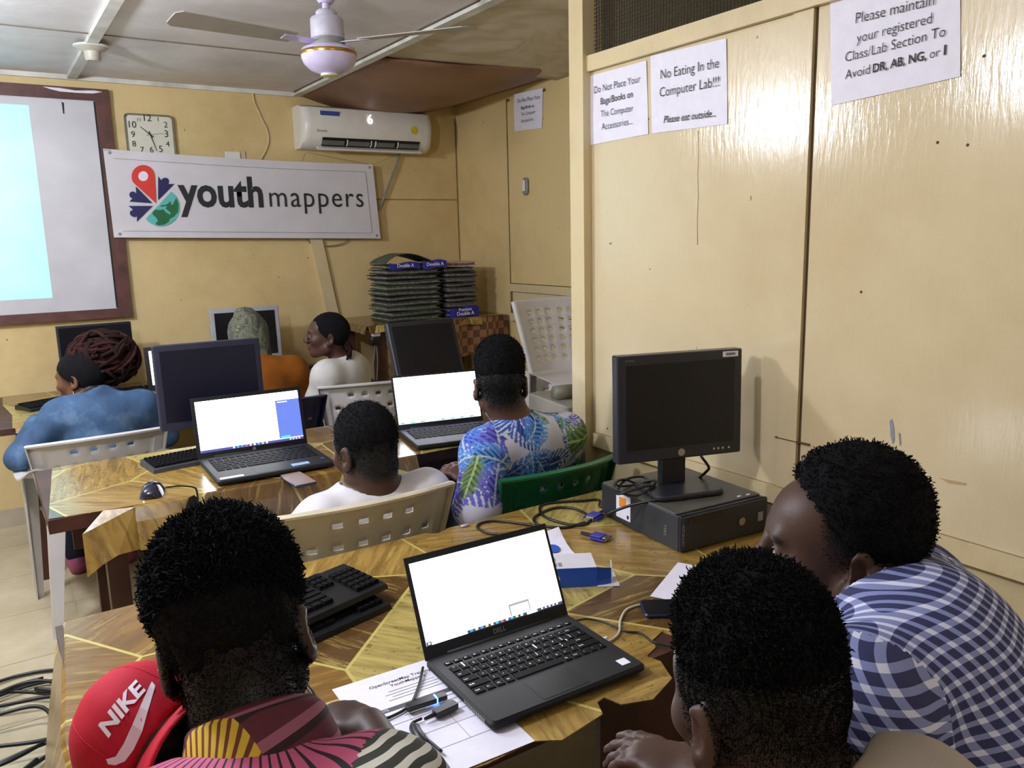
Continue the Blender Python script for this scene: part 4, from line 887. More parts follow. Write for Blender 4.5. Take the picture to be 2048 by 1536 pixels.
# ------------------------------------------------------------------ keyboards, mouse, phones, box, papers, cables
FULL = [['']*15, ['']*13+[('', 1.9)], [('', 1.45)]+['']*12+[('', 1.45)], [('', 1.75)]+['']*11+[('', 2.15)], [('', 2.3)]+['']*10+[('', 2.6)], [('', 1.3)]*3+[('', 5.6)]+[('', 1.3)]*4]
def keyboard(label, loc, rot, W=0.44, D=0.155, single=True, h=0.022, rotx=0.0, mat=M_BLACKP):
    t = thing('keyboard', label, 'keyboard', loc, rot=(rotx, 0, rot)); m = MB()
    m.add([(-W/2, -D/2, 0), (W/2, -D/2, 0), (W/2, D/2, 0), (-W/2, D/2, 0), (-W/2+.003, -D/2+.003, h*0.55), (W/2-.003, -D/2+.003, h*0.55), (W/2-.003, D/2-.003, h), (-W/2+.003, D/2-.003, h)], [(3, 2, 1, 0), (4, 5, 6, 7), (0, 1, 5, 4), (1, 2, 6, 5), (2, 3, 7, 6), (3, 0, 4, 7)])
    m.build('tray', mat, t); tl_ = h*0.45/D
    kw = dict(legends=False, single=single, hgt=0.008, gap=0.0016)
    rows = [[k_ if not isinstance(k_, str) else 'k' for k_ in r_] for r_ in FULL]
    keyboard_rows(t, -W/2+0.010, W/2-0.135, D/2-0.022, (D-0.028)/6.2, h*0.78, tilt=tl_, rows=FULL, **kw)
    keyboard_rows(t, W/2-0.125, W/2-0.085, D/2-0.022, (D-0.028)/6.2, h*0.78, tilt=tl_, rows=[['']*3, ['']*3, ['']*3], **kw)
    keyboard_rows(t, W/2-0.075, W/2-0.010, D/2-0.045, (D-0.028)/6.2, h*0.78, tilt=tl_, rows=[['']*4]*5, **kw)
    return t
ka = onz(700, 1170, T3+0.05); kb_ = onz(775, 1206, T3+0.05)
keyboard('black keyboard lying on top of another keyboard on the front table', (0.455, 1.585, T3+0.034), math.radians(17), single=True)
keyboard('black keyboard underneath another keyboard on the front table', (0.445, 1.555, T3+0.0025), math.radians(15), single=False)
keyboard('dark grey keyboard left of the laptop on the middle table', (0.59, 2.985, T2+0.003), math.radians(8), W=0.36, D=0.15, single=True, mat=simple('dark_grey_plastic', S('3a3b3e'), 0.5))
keyboard('black keyboard at the left end of the back table', (0.30, 4.66, T1+0.003), math.radians(24), W=0.42, single=False)
keyboard('black keyboard behind the denim shoulder on the back table', (0.68, 4.72, T1+0.003), math.radians(5), W=0.30, single=False)
keyboard('black keyboard beside the silver-framed monitor', (1.62, 4.80, T1+0.003), math.radians(-20), W=0.30, D=0.14, single=False)
# mouse
ms = thing('computer_mouse', 'glossy black mouse on the middle table', 'mouse', (0.378, 2.655, T2+0.003), math.radians(-15)); n = 12; m = MB()
P = []
for i in range(n+1):
    v = -1+2*i/n; row = []
    for j in range(9):
        u = -1+2*j/8; w_ = 0.036*(1-0.18*v*v)*(1 if abs(v) < 1 else 0.6); hh = 0.036*max(0, 1-v*v*0.9)**0.5*(1-0.1*v)*max(0, (1-abs(u)**2.6))**0.6
        row.append((u*w_, v*0.062, hh))
    P.append(row)
m.slab(P, [[(p[0], p[1], 0) for p in r_] for r_ in P]).build('shell', simple('glossy_black_plastic', S('1f2230'), 0.12, var=0.03), ms, fix=True, smooth=True)
MB().lathe([(0.006, -0.004), (0.006, 0.004)], 14, tr(0, 0.028, 0.031) @ ry(math.pi/2)).build('wheel', M_GREYP, ms)
MB().box((-0.0006, 0.005, 0.030), (0.0006, 0.045, 0.0345)).build('button_split', M_BLACKP, ms)
# phones
def phone(label, c, rot, scr):
    t = thing('phone', label, 'phone', c, rot)
    MB().rbox((-0.037, -0.077, 0), (0.037, 0.077, 0.008), 0.009, 4).build('body', simple('blue_black_phone_shell', S('1d2140'), 0.3), t, auto=40)
    MB().rbox((-0.034, -0.073, 0.0078), (0.034, 0.073, 0.0086), 0.007, 4).build('screen', scr, t); return t
phone('dark blue phone lying on the front table beside the white cable', (1.178, 1.165, T3+0.003), math.radians(58), M_SCR)
phone('phone with a tan screen by the white t-shirt man', (0.795, 2.50, T2+0.003), math.radians(2), emis('tan_phone_screen', (0.42, 0.28, 0.20), 0.55))
# ink box with flaps
bx_ = thing('cartridge_box', 'opened blue and white printer cartridge box', 'box', (1.080, 1.430, T3+0.003), math.radians(-30))
M_HPB = simple('cobalt_blue_card', S('1f55c4'), 0.45, var=0.03); M_HPW = simple('white_card', S('d6d4de'), 0.5, var=0.03)
MB().box((-0.085, -0.042, 0.0), (0.065, 0.045, 0.046)).build('carton', M_HPW, bx_)
MB().box((-0.0852, -0.0432, 0.0), (0.065, -0.042, 0.0462)).build('blue_front', M_HPB, bx_)
MB().add([(0.065, -0.0432, 0), (0.100, -0.036, 0.002), (0.100, -0.036, 0.040), (0.065, -0.0432, 0.046), (0.065, -0.042, 0), (0.0995, -0.035, 0.002), (0.0995, -0.035, 0.040), (0.065, -0.042, 0.046)], [(0, 1, 2, 3), (7, 6, 5, 4), (0, 4, 5, 1), (1, 5, 6, 2), (2, 6, 7, 3)]).build('blue_flap', M_HPB, bx_)
MB().box((0.066, -0.05, 0.0), (0.118, 0.03, 0.0012)).build('white_flap', M_HPW, bx_)
MB().add([(0.104, -0.03, 0.001), (0.106, 0.0, 0.001), (0.104, 0.0, 0.045), (0.103, -0.02, 0.05), (0.105, -0.03, 0.001), (0.107, 0.0, 0.001), (0.105, 0.0, 0.045), (0.104, -0.02, 0.05)], [(0, 1, 2, 3), (7, 6, 5, 4), (0, 4, 5, 1), (1, 5, 6, 2), (2, 6, 7, 3), (3, 7, 4, 0)]).build('end_flap', M_HPW, bx_)
MB().lathe([(0.011, 0), (0.011, 0.0005)], 24, tr(-0.032, -0.0434, 0.021) @ rx(math.pi/2)).build('logo_disc', M_PAPER, bx_)
fit_text('logo', 'hp', (-0.039, -0.0442, 0.018), (-0.025, -0.0442, 0.018), Z3, M_HPB, bx_, 0.01, 0.3)
for i in range(9): MB().box((-0.07+0.012*(i % 5), -0.03+0.03*(i // 5), 0.0461), (-0.061+0.012*(i % 5), -0.008+0.03*(i // 5), 0.0464)).build('printed_block', M_GREYP, bx_)
pp = thing('torn_paper', 'curled white paper with round blue logo behind the cartridge box', 'paper', (1.125, 1.60, T3+0.003), math.radians(-12))
P = [[(-0.075+0.15*i/6, -0.05+0.10*j/4, 0.002+0.03*(j/4)**2*(0.3+i/6)) for j in range(5)] for i in range(7)]
MB().slab([[(p[0], p[1], p[2]+0.001) for p in r_] for r_ in P], P).build('sheet', M_PAPER, pp, fix=True)
MB().lathe([(0.018, 0), (0.018, 0.0008)], 24, tr(0.03, -0.012, 0.011) @ rx(0.22)).build('logo_disc', M_HPB, pp)
# documents beside the laptop
def sheet_(name, label, c, rot, W, D, z, lift=0.0):
    t = thing(name, label, 'paper', (c[0], c[1], z), rot)
    P = [[(-W/2+W*i/8, -D/2+D*j/8, 0.0006+lift*max(0, -(-1+2*j/8)-0.5)**2) for j in range(9)] for i in range(9)]
    MB().slab([[(p[0], p[1], p[2]+0.0008) for p in r_] for r_ in P], P).build('sheet', M_PAPER, t, fix=True); return t
rD = math.radians(-1)
A_ = onz(652, 1390, T3); B_ = onz(985, 1500, T3)
dc = sheet_('training_document', 'printed training document with a table lying left of the laptop', (0.555, 1.135), math.radians(-2), 0.225, 0.330, T3+0.0026)
zt = 0.0018
fit_text('heading', 'OpenStreetMap Training for', (-0.055, 0.125, zt), (0.085, 0.125, zt), (0, 1, 0), M_INK, dc, 0.01)
fit_text('heading', 'YouthMappers', (-0.02, 0.112, zt), (0.05, 0.112, zt), (0, 1, 0), M_INK, dc, 0.01)
for i in range(4): MB().box((-0.03-0.01*(i % 2), 0.098-0.009*i, zt-0.0002), (0.06+0.01*(i % 2), 0.0995-0.009*i, zt)).build('printed_line', M_GREYP, dc)
MB().box((-0.108, 0.040, zt-0.0002), (0.11, 0.052, zt)).build('table_header', simple('dark_grey_print', S('55525a'), 0.7), dc)
fit_text('heading', 'DATE', (-0.072, 0.0435, zt+0.0002), (-0.052, 0.0435, zt+0.0002), (0, 1, 0), M_PAPER, dc)
for x in (-0.03, 0.03, 0.075, 0.108): MB().box((x, -0.10, zt-0.0002), (x+0.0008, 0.04, zt)).build('rule', M_GREYP, dc)
for y in (0.0, -0.05, -0.10): MB().box((-0.108, y, zt-0.0002), (0.108, y+0.0008, zt)).build('rule', M_GREYP, dc)
for i in range(10): MB().box((-0.10+0.065*(i % 3), 0.03-0.014*(i // 3)-0.02*(i // 6), zt-0.0002), (-0.10+0.065*(i % 3)+0.04, 0.0315-0.014*(i // 3)-0.02*(i // 6), zt)).build('printed_line', M_GREYP, dc)
sheet_('blank_paper', 'blank white sheet lying under the desktop computer corner', (1.305, 1.225), math.radians(28), 0.21, 0.16, T3+0.003)
# cables
def cable(name, label, pts, r, mat, n=7, cat='cable'):
    return tag(MB().tube(bez(pts, n), r, 8).build(name, mat, smooth=True), label, cat)
zt3 = T3+0.006
M_CABW = simple('white_cable', S('cfcabc'), 0.5)
cable('charging_cable', 'white charging cable plugged in the right side of the laptop', [onz(x, y, zt3) for x, y in ((1203, 1285), (1222, 1280), (1238, 1265), (1241, 1240), (1255, 1218), (1290, 1208), (1340, 1204), (1380, 1206))], 0.0026, M_CABW)
cpl = thing('cable_plug', 'white plug of the charging cable at the laptop side', 'plug', tuple(onz(1203, 1286, T3+0.003)), math.radians(20)); MB().rbox((-0.014, -0.006, 0), (0.012, 0.006, 0.008), 0.003, 3).build('body', M_PAPER, cpl, auto=40); MB().tube([(0.012, 0, 0.004), (0.02, 0, 0.004)], 0.0025, 8).build('strain_relief', M_PAPER, cpl)
cable('black_cable', 'thin black cable running right from behind the laptop hinge', [onz(x, y, zt3) for x, y in ((1145, 1243), (1175, 1238), (1210, 1245), (1250, 1262), (1280, 1266), (1305, 1283), (1345, 1293))], 0.0022, M_BLACKP)
cable('video_cable', 'large dark video cable coiled on the table left of the computer', [onz(x, y, zt3) for x, y in ((1225, 1012), (1200, 1013), (1198, 1000), (1160, 1002), (1110, 1005), (1082, 1012), (1085, 1030), (1120, 1045), (1165, 1050), (1180, 1035), (1150, 1018), (1110, 1016), (1075, 1030), (1068, 1042), (1085, 1052), (1130, 1055), (1170, 1045))], 0.0042, M_BLACKP)
cable('video_cable', 'dark cable looping left behind the laptop screen', [onz(x, y, zt3) for x, y in ((1075, 1052), (1040, 1047), (990, 1042), (962, 1046), (955, 1055), (975, 1066), (1010, 1070))], 0.0036, M_BLACKP)
cable('monitor_cable', 'black monitor cable crossing the side of the desktop computer', [onz(1185, 1030, zt3), onz(1215, 1027, T3+0.02)]+[(1.36, 1.62, T3+0.05), (1.395, 1.56, T3+0.085), (1.44, 1.50, T3+0.108), (1.50, 1.47, T3+0.106)], 0.004, M_BLACKP)
cable('monitor_cable', 'tangled black cable around the monitor foot', [(1.45+0.055*math.cos(a)*(1+0.2*math.sin(a*2.3)), 1.60+0.045*math.sin(a), T3+0.106+0.012*(1+math.sin(a*1.7))) for a in np.linspace(0, 15, 26)], 0.0035, M_BLACKP)
cable('monitor_cable', 'short black cable dropping behind the square monitor', [(1.60, 1.50, T3+0.20), (1.63, 1.50, T3+0.165), (1.655, 1.53, T3+0.14), (1.645, 1.56, T3+0.108)], 0.004, M_BLACKP)
cable('keyboard_cable', 'black keyboard cable looping on the front table', [onz(x, y, zt3) for x, y in ((600, 1165), (640, 1148), (700, 1148), (735, 1162), (728, 1180), (705, 1188))], 0.003, M_BLACKP)
cable('keyboard_cable', 'grey cable curl at the near side of the stacked keyboards', [onz(x, y, zt3) for x, y in ((603, 1362), (618, 1378), (630, 1400), (626, 1425))], 0.004, M_BLACKP)
def vga(label, px, rot):
    t = thing('video_plug', label, 'plug', tuple(onz(*px, T3+0.003)), rot); M_V = simple('violet_blue_plastic', S('3030a0'), 0.4)
    MB().rbox((-0.016, -0.02, 0), (0.016, 0.016, 0.014), 0.004, 3).build('body', M_V, t, auto=40); MB().rbox((-0.013, -0.032, 0.002), (0.013, -0.02, 0.012), 0.003, 3).build('metal_shell', M_CHROME, t, auto=40)
    MB().tube([(0, 0.016, 0.007), (0, 0.05, 0.007)], 0.005, 8).build('strain_relief', M_BLACKP, t)
    for s_ in (-1, 1): MB().tube([(s_*0.02, -0.03, 0.007), (s_*0.02, 0.01, 0.007)], 0.003, 8).build('thumb_screw', M_V, t)
vga('violet video plug lying in front of the cartridge box', (1195, 1078), math.radians(20)); vga('violet video plug pushed against the desktop computer side', (1190, 1036), math.radians(-70))
# USB stick with blue light and adapter at the laptop's left side
us = thing('usb_dongle', 'black usb dongle with glowing blue ring in the laptop side', 'dongle', (0.600, 1.150, T3+0.010), math.radians(176))
MB().rbox((0.0, -0.008, 0), (0.075, 0.008, 0.009), 0.003, 3).build('body', M_BLACKP, us, auto=40)
MB().rbox((0.018, -0.0085, -0.0003), (0.022, 0.0085, 0.0095), 0.003, 3).build('light_ring', emis('blue_led', (0.05, 0.25, 1.0), 14), us, auto=40)
us2 = thing('usb_plug', 'black usb plug below the glowing dongle', 'plug', (0.602, 1.118, T3+0.008), math.radians(186))
MB().rbox((0, -0.009, 0), (0.045, 0.009, 0.011), 0.003, 3).build('body', M_BLACKP, us2, auto=40); MB().tube([(0.045, 0, 0.005), (0.065, 0, 0.005)], [0.004, 0.0025], 8).build('strain_relief', M_BLACKP, us2)
cable('usb_cable', 'black usb cable looping over the printed document', [(0.535, 1.117, T3+0.012), (0.515, 1.115, T3+0.010), (0.505, 1.09, T3+0.010), (0.515, 1.06, T3+0.012), (0.52, 1.02, T3+0.012)], 0.0025, M_BLACKP)
cable('usb_cable', 'black cable curving from the laptop hinge across the document', [(0.612, 1.262, T3+0.012), (0.575, 1.21, T3+0.008), (0.53, 1.165, T3+0.008), (0.46, 1.15, T3+0.008), (0.435, 1.11, T3+0.008), (0.46, 1.07, T3+0.008)], 0.0025, M_BLACKP)
fr = thing('ferrite_bead', 'dark ferrite bead on the cable over the document', 'ferrite bead', (0.508, 1.075, T3+0.013), math.radians(-10))
MB().lathe([(0.006, -0.028), (0.009, -0.024), (0.009, 0.018), (0.007, 0.022)], 16, rx(math.pi/2)).build('shell', M_BLACKP, fr, auto=40); MB().tube([(0, 0.022, 0), (0, 0.034, 0)], 0.004, 8).build('strain_relief', M_BLACKP, fr)
pen = tag(MB().tube([tuple(onz(922, 1053, T3+0.006)), tuple(onz(938, 1049, T3+0.006))], 0.004, 8).build('pen_cap', simple('pale_lilac_plastic', S('cfc3d6'), 0.4), smooth=True), 'pale lilac pen cap at the far edge of the front table', 'pen cap')
# coil of black cable on the floor
rr = random.Random(11); c0 = onz(30, 1470, 0)
cab_lab = ['outermost loop', 'second loop', 'third loop', 'fourth loop', 'fifth loop', 'sixth loop', 'innermost loop']
for i in range(7):
    R_ = 0.36-0.034*i; ph = rr.uniform(0, 6); ex, ey = c0[0]-0.05+rr.uniform(-.06, .06), c0[1]-0.05+rr.uniform(-.07, .07)
    pts = [(ex+R_*1.05*math.cos(a+ph)*(1+0.10*math.sin(2*a+i)), ey+R_*math.sin(a+ph)*(1+0.12*math.sin(3*a+i)), 0.012+0.012*i*0.5+0.010*(1+math.sin(2.3*a+i))) for a in np.linspace(0, 6.9, 30)]
    tag(MB().tube(bez(pts, 4), 0.0065, 8).build('floor_cable', M_BLACKP, smooth=True), f'black cable coiled on the floor, {cab_lab[i]}', 'cable', 'coiled floor cables')
# grey machine on a shelf box and dark computer under the middle table
mc = thing('grey_machine', 'grey office machine below the stacked chairs by the post', 'machine', (2.10, 2.62, 0.800), math.radians(-8))
MB().rbox((-0.2, -0.17, 0), (0.2, 0.17, 0.085), 0.02, 3).build('body', simple('warm_grey_plastic', S('8d897f'), 0.5), mc, auto=40); MB().rbox((-0.15, -0.175, 0.03), (0.17, -0.168, 0.06), 0.004, 2).build('front_slot', M_GREYP, mc); MB().tube([(-0.17, -0.02, 0.11), (-0.06, -0.02, 0.11)], 0.032, 14).build('paper_roller', simple('grey_green_plastic', S('6f6c5c'), 0.5), mc, smooth=True)
MB().rbox((-0.21, -0.18, -0.03), (0.21, 0.18, 0.0), 0.01, 2).build('tray', M_WHITE, mc, auto=40)
sd = thing('side_cabinet', 'dark low cabinet under the grey machine', 'cabinet', (2.10, 2.62, 0), math.radians(-8)); MB().box((-0.21, -0.18, 0.0), (0.21, 0.18, 0.768)).build('body', M_BLACKP, sd); MB().box((-0.2, -0.186, 0.05), (0.2, -0.18, 0.74)).build('door', M_MON, sd)
ut = thing('tower_computer', 'dark computer tower on the floor under the middle table', 'computer', (0.62, 3.02, 0), 0.1)
MB().rbox((-0.2, -0.16, 0.0), (0.2, 0.16, 0.40), 0.008, 3).build('case', M_PC, ut, auto=40); MB().box((-0.19, -0.164, 0.02), (0.19, -0.16, 0.38)).build('front_panel', M_BLACKP, ut)
# ------------------------------------------------------------------ people: bodies as one continuous surface grown from rounded limbs
A3 = lambda *v: np.array(v, float)
def nrm(v): v = np.asarray(v, float); return v/np.linalg.norm(v)
class Field:
    def __init__(s): s.ops = []
    def cap(s, a, b, ra, rb=None, k=0.02, op='add'):
        rb = ra if rb is None else rb; a = np.asarray(a, float); b = np.asarray(b, float)
        lo = np.minimum(a-ra, b-rb); hi = np.maximum(a+ra, b+rb); s.ops.append((op, k, lo, hi, ('c', a, b, ra, rb))); return s
    def chain(s, pts, rs, k=0.02):
        for i in range(len(pts)-1): s.cap(pts[i], pts[i+1], rs[i], rs[i+1], k)
        return s
    def ell(s, c, r, R=None, k=0.02, op='add'):
        R = np.eye(3) if R is None else np.asarray(R, float); c = np.asarray(c, float); r = np.asarray(r, float)
        ext = np.abs(R) @ r; s.ops.append((op, k, c-ext, c+ext, ('e', c, r, R))); return s
    def cut(s, n, p, k=0.004):
        s.ops.append(('cut', k, None, None, ('p', nrm(n), np.asarray(p, float)))); return s
    def bounds(s):
        lo = np.min([o[2] for o in s.ops if o[0] == 'add'], 0); hi = np.max([o[3] for o in s.ops if o[0] == 'add'], 0); return lo, hi
    def grow(s, t):
        """the same shape, swollen by t"""
        f = Field()
        for op, k, lo, hi, g in s.ops:
            if g[0] == 'c': f.cap(g[1], g[2], g[3]+t, g[4]+t, k, op)
            elif g[0] == 'e': f.ell(g[1], g[2]+t, g[3], k, op)
            else: f.ops.append((op, k, lo, hi, g))
        return f
def axis_pts(lo, hi, coarse, fine, ranges):
    out = [lo]; p = lo
    while p < hi:
        p += fine if any(a-coarse <= p <= b for a, b in ranges) else coarse; out.append(p)
    return np.array(out, np.float32)
def mesh_field(F, coarse, fine=None, boxes=(), name='m'):
    lo, hi = F.bounds(); lo = lo-0.03; hi = hi+0.03; fine = fine or coarse
    ax = [axis_pts(lo[i], hi[i], coarse, fine, [(b[0][i], b[1][i]) for b in boxes]) for i in range(3)]
    D = np.full([len(a) for a in ax], 0.06, np.float32)
    for op, k, bl, bh, g in F.ops:
        if bl is None: sl = [slice(0, len(a)) for a in ax]
        else:
            pad = k+0.02; sl = [slice(max(0, np.searchsorted(ax[i], bl[i]-pad)-1), min(len(ax[i]), np.searchsorted(ax[i], bh[i]+pad)+1)) for i in range(3)]
        X = ax[0][sl[0]][:, None, None]; Y = ax[1][sl[1]][None, :, None]; Z = ax[2][sl[2]][None, None, :]; sl = tuple(sl)
        if g[0] == 'c':
            _, a, b, ra, rb = g; ab = b-a; L2 = float(ab @ ab)+1e-12
            t = np.clip(((X-a[0])*ab[0]+(Y-a[1])*ab[1]+(Z-a[2])*ab[2])/L2, 0, 1)
            d = np.sqrt((X-a[0]-t*ab[0])**2+(Y-a[1]-t*ab[1])**2+(Z-a[2]-t*ab[2])**2)-(ra+(rb-ra)*t)
        elif g[0] == 'e':
            _, c, r, R = g; px, py, pz = X-c[0], Y-c[1], Z-c[2]
            q = [(px*R[0, i]+py*R[1, i]+pz*R[2, i]) for i in range(3)]
            k0 = np.sqrt(sum((q[i]/r[i])**2 for i in range(3))); k1 = np.sqrt(sum((q[i]/r[i]**2)**2 for i in range(3)))+1e-9; d = k0*(k0-1)/k1
        else:
            _, n, p = g; d = (X-p[0])*n[0]+(Y-p[1])*n[1]+(Z-p[2])*n[2]
        d = d.astype(np.float32); cur = D[sl]
        if op == 'add': h = np.maximum(k-np.abs(cur-d), 0)/k; D[sl] = np.minimum(cur, d)-h*h*k*0.25
        else:
            d2 = -d if op == 'sub' else d
            h = np.maximum(k-np.abs(cur-d2), 0)/k; D[sl] = np.maximum(cur, d2)+h*h*k*0.25
    # naive surface nets
    s = D < 0; nx, ny, nz = D.shape; cnt = np.zeros((nx-1, ny-1, nz-1), np.int8)
    for i in (0, 1):
        for j in (0, 1):
            for l in (0, 1): cnt += s[i:nx-1+i, j:ny-1+j, l:nz-1+l]
    mk = (cnt > 0) & (cnt < 8); I, J, K = np.nonzero(mk); idx = np.full(mk.shape, -1, np.int64); idx[I, J, K] = np.arange(len(I))
    acc = np.zeros((len(I), 3)); num = np.zeros(len(I))
    cor = [(0, 0, 0), (1, 0, 0), (0, 1, 0), (1, 1, 0), (0, 0, 1), (1, 0, 1), (0, 1, 1), (1, 1, 1)]
    for a in range(8):
        for b in range(a+1, 8):
            if sum(abs(p-q) for p, q in zip(cor[a], cor[b])) != 1: continue
            (a0, a1, a2), (b0, b1, b2) = cor[a], cor[b]
            da = D[I+a0, J+a1, K+a2]; db = D[I+b0, J+b1, K+b2]; c = (da < 0) != (db < 0); t = np.where(c, da/(da-db+1e-12), 0)
            pa = np.stack([ax[0][I+a0], ax[1][J+a1], ax[2][K+a2]], 1); pb = np.stack([ax[0][I+b0], ax[1][J+b1], ax[2][K+b2]], 1)
            acc += np.where(c[:, None], pa+(pb-pa)*t[:, None], 0); num += c
    V = acc/num[:, None]; faces = []
    for axn in range(3):
        sl0 = [slice(None)]*3; sl1 = [slice(None)]*3; sl0[axn] = slice(0, -1); sl1[axn] = slice(1, None)
        a = s[tuple(sl0)]; b = s[tuple(sl1)]; ch = a != b; I, J, K = np.nonzero(ch); pos = [I, J, K]; o1, o2 = [(1, 2), (2, 0), (0, 1)][axn]
        ok = (pos[o1] > 0) & (pos[o2] > 0) & (pos[o1] < D.shape[o1]-1) & (pos[o2] < D.shape[o2]-1)
        pos = [p[ok] for p in pos]; flip = a[ch][ok] if False else a[I[ok], J[ok], K[ok]]
        def cid(d1, d2):
            q = [p.copy() for p in pos]; q[o1] = q[o1]-d1; q[o2] = q[o2]-d2; return idx[q[0], q[1], q[2]]
        q = np.stack([cid(1, 1), cid(0, 1), cid(0, 0), cid(1, 0)], 1); q[~flip] = q[~flip][:, ::-1]; faces.append(q)
    return V, np.concatenate(faces)
def to_mesh(name, V, Fc, base):
    me = bpy.data.meshes.new(name); me.vertices.add(len(V)); me.vertices.foreach_set('co', (V-base).astype(np.float32).ravel())
    me.loops.add(len(Fc)*4); me.loops.foreach_set('vertex_index', Fc.astype(np.int32).ravel()); me.polygons.add(len(Fc)); me.polygons.foreach_set('loop_start', np.arange(0, len(Fc)*4, 4, dtype=np.int32))
    me.update(calc_edges=True); me.polygons.foreach_set('use_smooth', np.ones(len(Fc), bool)); return me
def vnormals(V, Fc):
    n = np.cross(V[Fc[:, 2]]-V[Fc[:, 0]], V[Fc[:, 3]]-V[Fc[:, 1]]); N = np.zeros_like(V)
    for i in range(4): np.add.at(N, Fc[:, i], n)
    return N/(np.linalg.norm(N, axis=1)[:, None]+1e-12)
def set_col(me, C, name='col'):
    at_ = me.color_attributes.new(name, 'FLOAT_COLOR', 'POINT'); at_.data.foreach_set('color', np.concatenate([C, np.ones((len(C), 1))], 1).astype(np.float32).ravel())
def wob(P, f, seed):
    r = np.random.default_rng(seed); out = np.zeros(len(P))
    for _ in range(6):
        d = r.normal(size=3); d /= np.linalg.norm(d); out += np.sin(P @ d*f*r.uniform(0.6, 1.6)+r.uniform(0, 6.28))
    return out/6
def attr_mat(name, rough=0.5, spec=0.4, bump=0.0, bs=250, sss=0.0):
    t = NT(name); a = t.n('ShaderNodeAttribute', attribute_name='col'); t.l(a.outputs['Color'], t.b.inputs['Base Color']); t.setp(Roughness=rough); t.b.inputs['Specular IOR Level'].default_value = spec
    if bump: t.bump(t.noise(t.coord(), bs, 3, 0.6), bump, 0.002)
    return t.m
M_SKIN = attr_mat('dark_brown_skin', 0.48, 0.32, 0.12, 300)
def cloth(name, col, rough=0.85, var=0.05): return simple(name, col, rough, var=var, vs=20, bump=0.15, spec=0.2, bs=700)
def hairmat(name, col):
    t = NT(name); co = t.coord(); f = t.noise(co, 220, 3, 0.7); t.base(t.ramp(f, [(0.35, tuple(c*0.5 for c in col)), (0.7, tuple(c*1.7 for c in col))])); t.setp(Roughness=0.9); t.b.inputs['Specular IOR Level'].default_value = 0.12
    t.bump(t.noise(co, 420, 3, 0.7), 0.8, 0.004); return t.m
M_HAIR = hairmat('black_curly_hair', S('141417'))
M_EYEW = simple('eye_white', S('cfc7bd'), 0.25, var=0.02); M_IRIS = simple('dark_iris', S('1a100c'), 0.2, var=0.02)

def head_rot(az, pitch, roll):
    az, p, r = map(math.radians, (az, pitch, roll))
    fw = A3(math.sin(az)*math.cos(p), math.cos(az)*math.cos(p), -math.sin(p)); rt = A3(math.cos(az), -math.sin(az), 0); up = np.cross(rt, fw)
    rt2 = math.cos(r)*rt-math.sin(r)*up; up2 = math.sin(r)*rt+math.cos(r)*up; return np.stack([rt2, fw, up2], 1)
def add_head(F, c, R, s=1.0, female=False):
    g = lambda *p: c+R @ (A3(*p)*s); e = lambda p, r, k, op='add', RR=None: F.ell(g(*p), A3(*r)*s, R if RR is None else R @ RR, k*s, op)
    e((0, -0.012, 0.028), (0.075, 0.097, 0.088), 0.02); e((0, 0.040, 0.030), (0.062, 0.055, 0.062), 0.03)
    e((0, 0.030, -0.045), (0.057, 0.060, 0.062), 0.03); e((0, 0.070, -0.090), (0.026, 0.020, 0.019), 0.03)
    for x in (-1, 1):
        F.cap(g(x*0.050, 0.002, -0.058), g(x*0.015, 0.066, -0.092), 0.020*s, 0.018*s, 0.025*s)
        e((x*0.043, 0.064, -0.022), (0.024, 0.024, 0.022), 0.03)          # cheek
    F.cap(g(-0.034, 0.088, 0.021), g(0.034, 0.088, 0.021), 0.011*s, None, 0.02*s)   # brow
    for x in (-1, 1): e((x*0.031, 0.103, 0.003), (0.017, 0.014, 0.012), 0.014, 'sub')
    for x in (-1, 1): e((x*0.031, 0.083, 0.003), (0.0145, 0.0135, 0.0125), 0.006)
    F.cap(g(0, 0.098, 0.010), g(0, 0.115, -0.026), 0.0085*s, 0.0135*s, 0.012*s)
    for x in (-1, 1): e((x*0.012, 0.106, -0.031), (0.010, 0.010, 0.0085), 0.010)
    F.cap(g(-0.020, 0.093, -0.053), g(0.020, 0.093, -0.053), 0.0085*s, None, 0.010*s); F.cap(g(0, 0.101, -0.053), g(0, 0.101, -0.0535), 0.007*s, None, 0.014*s)
    F.cap(g(-0.017, 0.092, -0.0665), g(0.017, 0.092, -0.0665), 0.009*s, None, 0.008*s); F.cap(g(0, 0.099, -0.066), g(0, 0.099, -0.0665), 0.007*s, None, 0.012*s)
    F.cap(g(-0.022, 0.108, -0.0598), g(0.022, 0.108, -0.0598), 0.0035*s, None, 0.004*s, 'sub')
    for x in (-1, 1):
        a = math.radians(22)*x; Re = np.array([[math.cos(a), math.sin(a), 0], [-math.sin(a), math.cos(a), 0], [0, 0, 1]])
        e((x*0.081, -0.016, -0.010), (0.0085, 0.0195, 0.033), 0.008, 'add', Re); e((x*0.088, -0.010, -0.008), (0.007, 0.012, 0.020), 0.005, 'sub', Re); e((x*0.079, 0.0, -0.038), (0.008, 0.009, 0.012), 0.008)
